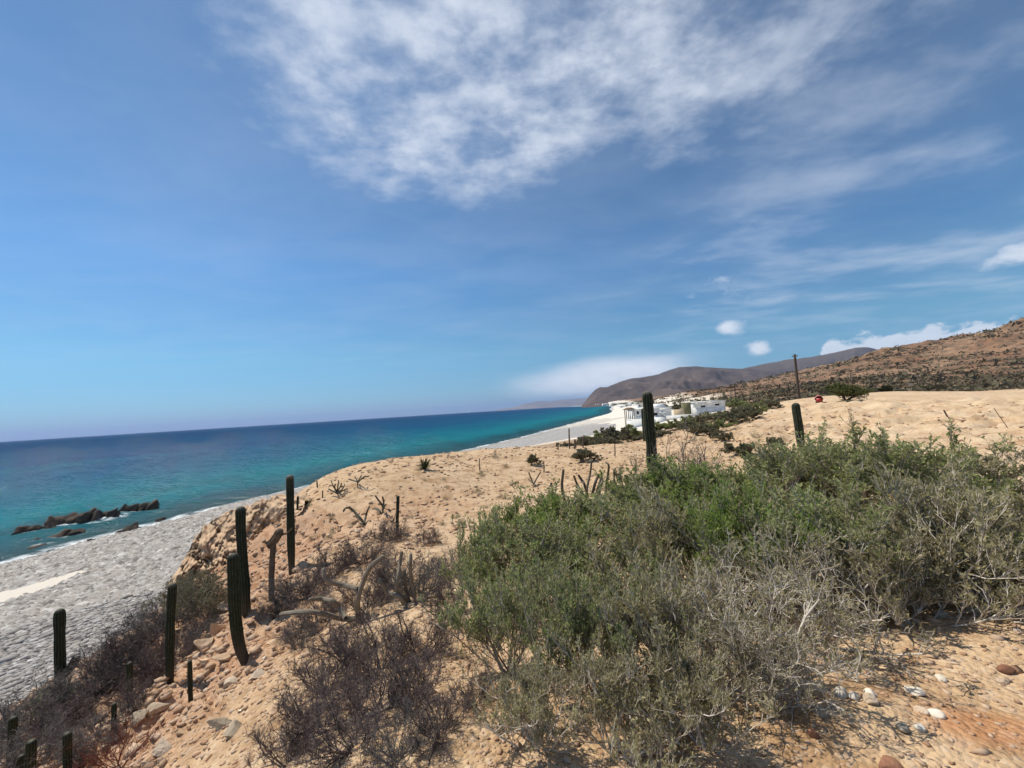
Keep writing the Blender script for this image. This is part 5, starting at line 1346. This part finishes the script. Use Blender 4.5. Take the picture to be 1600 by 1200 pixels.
# palm-roofed shade frame
p0 = P(984, 655, 99); gz_ = ground_z(p0[0], p0[1])[0]; o = empty("palm_shelter", (p0[0], p0[1], gz_))
hz2 = Z(984, 640, 99) - gz_
for a in (-0.9, 0.0, 0.9):
    for b_ in (-0.7, 0.7):
        v, f, q1, q2 = column_geo([(a, b_, -0.3), (a, b_, hz2 * 0.5), (a, b_, hz2)], 0.09, 6, 0.05, 8); link("post", mesh_np("post", v, f, M_dark), o)
v, f = box_geo(-1.4, 1.4, -1.1, 1.1, hz2, hz2 + 0.5); v[4:, :2] *= 0.35; link("roof", mesh_np("roof", v, f, M_palm), o)
tag(o, "small palm-roofed shelter on posts beside the beach", "shelter")
shrub("far1", 978, 657, 648, 8, "small round bush on the sand by the palm-roofed shelter", None, "bush", "bush", at=(X(978, 96), 96, ground_z(X(978, 96), 96)[0]))
GH = "white houses far along the beach"
for k, (pa, pb, top, bot, Y, win, lab) in enumerate([
  (955, 972, 629.5, 633, 800, [(2, 1, 1.6, 1.2), (5, 1, 1.6, 1.2)], "long low white house far along the beach, roof catching light"),
  (976, 987, 631.5, 637, 400, [(1.2, 0.9, 1.0, 1.0)], "white house before the far beach houses, half behind the shelter"),
  (985, 999, 628.5, 632.5, 520, [(2, 0.8, 1.4, 1.0)], "bright white flat house just left of the thickest cactus's tip"),
  (996, 1004, 632.5, 638, 240, [(0.8, 0.9, 0.8, 0.9)], "little white cube house touching the thickest cactus"),
  (1020, 1030, 628.5, 631.5, 380, [(1.0, 0.6, 1.0, 0.6)], "white roofline right of the thickest cactus"),
  (942, 951, 630.5, 633.5, 1050, [(1.6, 1, 1.4, 1.2)], "tiny white house farthest along the beach but one"),
  (931, 938, 631.2, 633.8, 1600, [(2, 1, 2, 1.2)], "tiniest white house, farthest along the bay"),
  (969, 975, 634.5, 638.5, 390, [(0.8, 0.8, 0.8, 0.8)], "small whitish hut on the beach beyond the shelter")]):
    x0, x1 = X(pa, Y), X(pb, Y); z1_, z0_ = Z((pa + pb) / 2, top, Y), Z((pa + pb) / 2, bot, Y)
    gz_ = ground_z((x0 + x1) / 2, Y)[0]; z0_ = min(max(gz_, z0_ - 1.5), z1_ - 1.8)
    house("house", x0, x1, Y, 7 if Y < 300 else 12, z0_, z1_, lab, win, group=GH, parapet=0.3)

# ------------------------------------------------------------------ things on and behind the lot
M_pole = simple_mat("weathered_pole", (0.055, 0.042, 0.033), (0.10, 0.075, 0.058), 4, 0.9)
def pole(px, top, bot, Y, r, label, arm=True, name="utility_pole", group=None):
    a, b_ = P(px, bot, Y), P(px - 0.5, top, Y); gz_ = min(ground_z(a[0], a[1])[0], a[2])
    o = empty(name, (a[0], a[1], gz_)); h = b_[2] - gz_
    v, f, q1, q2 = column_geo([(0, 0, -0.5), (0, 0, h * 0.5), (0, 0, h)], r, 6, 0.03, 12, base=1.1, tip=0.8, cap=0.05); link("shaft", mesh_np("shaft", v, f, M_pole, True), o)
    if arm:
        box("crossarm", (-0.07, 0.07, -0.75, 0.75, h - 0.45, h - 0.33), M_pole, o)
        for q_ in (-0.65, 0.0, 0.65):
            v, f, q1, q2 = column_geo([(0, q_, h - 0.34), (0, q_, h - 0.27), (0, q_, h - 0.19)], 0.05, 6, 0.05, 6); link("insulator", mesh_np("insulator", v, f, M_glass, True), o)
    return tag(o, label, "pole", group)
pole(1249.5, 553, 629, 76, 0.24, "tall dark wooden utility pole on the rim of the lot")
pole(1150.5, 599, 634, 150, 0.16, "faint far pole standing above the white house's end", group=None)
pole(1185, 600, 622, 260, 0.16, "tiny far pole on the brown slope between the other two poles", False)
# red tank on a cradle
M_red = simple_mat("red_paint", (0.42, 0.025, 0.025), (0.50, 0.05, 0.045), 4, 0.45, 0.1, 0.01, 0.5)
M_redl = simple_mat("pale_red_paint", (0.55, 0.16, 0.14), (0.60, 0.22, 0.19), 4, 0.6, 0.1, 0.01, 0.4)  # paler, pinker red for the shell and hatch than the end panel
p0 = G(1280, 628.5); Yt = p0[1]; R_ = 5.2 / FPX * Yt
o = empty("red_tank", p0, -math.atan2(p0[0], p0[1]))
v, f, q1, q2 = column_geo([(0, -R_ * 0.9, R_), (0, 0.3, R_), (0, R_ * 1.6, R_)], R_, 8, 0.02, 14, base=0.97, cap=R_ * 0.35); link("tank_shell", mesh_np("tank_shell", v, f, M_redl, True), o)
box("end_panel", (-R_ * 0.62, R_ * 0.62, -R_ * 1.06, -R_ * 0.905, R_ * 0.2, R_ * 1.2), M_red, o)
v, f, q1, q2 = column_geo([(0, 0.2, R_ * 1.9), (0, 0.2, R_ * 2.05), (0, 0.2, R_ * 2.2)], R_ * 0.3, 8, 0.02, 6); link("hatch", mesh_np("hatch", v, f, M_redl, True), o)
for s_ in (-0.5, 0.9): box("cradle", (-R_ * 0.9, R_ * 0.9, R_ * s_ - 0.1, R_ * s_ + 0.1, -0.25, R_ * 0.3), M_dark, o)
tag(o, "small red tank standing at the edge of the sandy lot", "tank")
# flat-topped green tree and dark bushes behind the lot
br, lv, rad = shrub_geo(seed=71, n0=7, m=(5, 6, 5), spread=66, leaves=9, ln=0.07, wd=0.02, r0=0.03, up=0.0, lens=(0.8, 0.5, 0.28, 0.16))
lvz = lv[0]; kp = (lvz.reshape(-1, 4, 3)[:, 0, 2] > 0.25); lvz = lvz.reshape(-1, 4, 3)[kp].reshape(-1, 3)
p0 = G(1322, 626); s_ = 28 / FPX * p0[1] / rad * 0.9; hgt = 27 / FPX * p0[1]
o = empty("green_tree", p0, 1.0, (s_, s_, hgt))
link("trunk", mesh_np("trunk", br[0], br[1], M_dark), o); link("crown", mesh_np("crown", lvz, np.arange(len(lvz)).reshape(-1, 4), leaf_mat("tree_leaf", [(0.11, 0.135, 0.04), (0.16, 0.18, 0.06), (0.085, 0.11, 0.03)])), o)
tag(o, "flat-topped green tree at the back of the sandy lot", "tree")
M_leaf_k = leaf_mat("bush_leaf_dark", [(0.03, 0.042, 0.02), (0.05, 0.06, 0.03)], 0.1)
br, lv, rad = shrub_geo(seed=73, n0=9, m=(5, 5, 4), spread=60, leaves=10, ln=0.16, wd=0.06, r0=0.02)
SHRUB["dark0"] = (mesh_np("branches_dark0", br[0], br[1], M_dark), mesh_np("foliage_dark0", lv[0], lv[1], M_leaf_k), rad)
for px, top, bot, wp, Y, lab in [(1306, 592, 606, 30, 110, "dark bush on the slope just behind the flat-topped tree"), (1386, 611, 621, 16, 66, "small black-green bush on the lot's back edge"), (1548, 598, 607, 17, 84, "dark squarish bush on the lot's back edge near the picture edge"), (1325, 594, 604, 18, 120, "second dark bush behind the flat-topped tree")]:
    p = P(px, bot, Y); shrub("dark0", px, bot, top, wp, lab, "dark bushes behind the lot", "bush", "bush", at=(p[0], p[1], ground_z(p[0], p[1])[0]))
rngb = np.random.default_rng(6)
for k, px in enumerate([1345, 1362, 1400, 1418, 1440, 1462, 1490, 1510, 1530, 1572, 1590]):
    Y = rngb.uniform(80, 95); p = P(px, 606, Y); h = rngb.uniform(7, 12)
    shrub("far0", px, 610, 610 - h, rngb.uniform(22, 36), ["grey shrub in the hedge-like line behind the lot", "brownish shrub in the hedge-like line behind the lot"][0], "line of shrubs along the lot's back edge", "shrub", "shrub", at=(p[0], p[1], ground_z(p[0], p[1])[0]))

# sticks, stakes and fence remains
M_stick = simple_mat("dry_stick", (0.09, 0.065, 0.05), (0.16, 0.12, 0.09), 10, 0.95)
def stick(pts, wpx, label, group=None, name="fence_stake", cat="stake", Y=None, mat=None):
    p = G(*pts[0]) if Y is None else P(*pts[0], Y)
    ax = [P(x, y, p[1]) for x, y in pts]; ax = [ax[0] + (ax[0] - ax[-1]) * 0.12] + ax
    o = link(name, cactus_mesh(name, ax, wpx / 2 / FPX * p[1], p, mat or M_stick, seed=3, ribs=5, depth=0.1, n=8, base=1.0, tip=0.85), None, p)
    return tag(o, label, cat, group)
GF = "thin stakes of an old fence"
for pts, wp, lab in [
  ([(890, 701), (889.5, 686), (889, 669)], 2.6, "tallest thin stake standing before the shingle"),
  ([(911, 700), (911, 692), (911, 682)], 2.2, "stake in the grey shrubs, second along from the tallest"),
  ([(898, 701), (898.5, 693), (898, 686)], 3.6, "stubby dark stake between the tallest and the second"),
  ([(872, 703), (872, 699), (872, 694)], 2.0, "very short stake on the beach side of the tallest"),
  ([(961, 713), (961, 704), (960.5, 693)], 1.8, "thin stake on the red bank near the wide brown tuft"),
  ([(850, 738), (850, 730), (849.5, 720)], 2.0, "short stake next to the V-shaped little cactus"),
  ([(749, 735), (749, 726), (749, 716)], 1.6, "thin stick above the small grey tuft"),
  ([(439, 762), (439.5, 754), (438.5, 743)], 2.6, "stake on the outcrop's top, outlined by the sea"),
  ([(441.5, 760), (441.5, 754), (441, 749)], 1.6, "shorter stick touching the stake on the outcrop"),
  ([(496, 762), (495.5, 757), (495, 751)], 2.2, "small stick on the rim, outlined by the water"),
  ([(504, 778), (504, 772), (504, 766)], 2.0, "small stick a step below the rim"),
  ([(1093, 669), (1093.5, 658), (1094, 645)], 1.8, "thin post in front of the white house")]:
    stick(pts, wp, lab, GF)
for (a, m_, b_), wp, lab in [(((1490, 668), (1482, 653), (1474.5, 640.5)), 2.1, "dark leaning stake with a sagging wire on the lot"), (((1575, 669), (1565, 655), (1553, 638)), 0.9, "thin leaning rod on the lot near the picture edge")]:
    p = G(*a); o = empty("leaning_stake", p)
    ax = [P(x, y, p[1]) for x, y in (a, m_, b_)]; ax = [ax[0] + (ax[0] - ax[1]) * 0.1] + ax
    link("rod", cactus_mesh("rod", ax, wp * 0.4 / 2 / FPX * p[1] if wp > 2 else wp / 2 / FPX * p[1], p, M_stick, ribs=5, depth=0.1, n=8, base=1.0), o)
    if wp > 2:
        link("thick_end", cactus_mesh("thick_end", [ax[-1] + (ax[1] - ax[-1]) * 0.38, ax[-1] + (ax[1] - ax[-1]) * 0.2, ax[-1]], wp / 2 / FPX * p[1], p, M_stick, ribs=5, depth=0.1, n=8, base=1.0), o)
        wx = [P(x, y, p[1]) for x, y in ((1479, 650), (1490, 655), (1510, 657))]
        link("wire", cactus_mesh("wire", wx, 0.008, p, M_stick, ribs=4, depth=0.05, n=10, base=1.0), o)
    tag(o, lab, "stake")
# bent dead stalk arching over the low scrub
p0 = G(160, 1040)
ax = [P(x, y, p0[1]) for x, y in ((161, 1040), (160, 1026), (166, 1015), (180, 1006), (194, 997), (192, 990), (182, 991))]
tag(link("bent_stalk", cactus_mesh("bent_stalk", ax, 1.6 / FPX * p0[1], p0, M_stick, ribs=5, depth=0.1, n=30, base=1.0, tip=0.5), None, p0), "dark dead stalk bent like a crook over the low scrub", "stalk")

# ------------------------------------------------------------------ haze over the bay
HAZE = 5.2e-5
M_haze = bpy.data.materials.new("haze_air"); M_haze.use_nodes = True
t = NT(M_haze.node_tree)
for n in list(t.n): t.n.remove(n)
o_ = t.n.new('ShaderNodeOutputMaterial'); pv = t.n.new('ShaderNodeVolumePrincipled')
pv.inputs['Color'].default_value = (0.45, 0.62, 1.0, 1); pv.inputs['Density'].default_value = HAZE; pv.inputs['Anisotropy'].default_value = 0.2
t.l.new(pv.outputs[0], o_.inputs['Volume'])
v, f = box_geo(-30000, 30000, -3000, 30000, -12, 420)
tag(link("haze", mesh_np("haze", v, f, M_haze)), kind="stuff", label="pale sea haze over the whole bay")
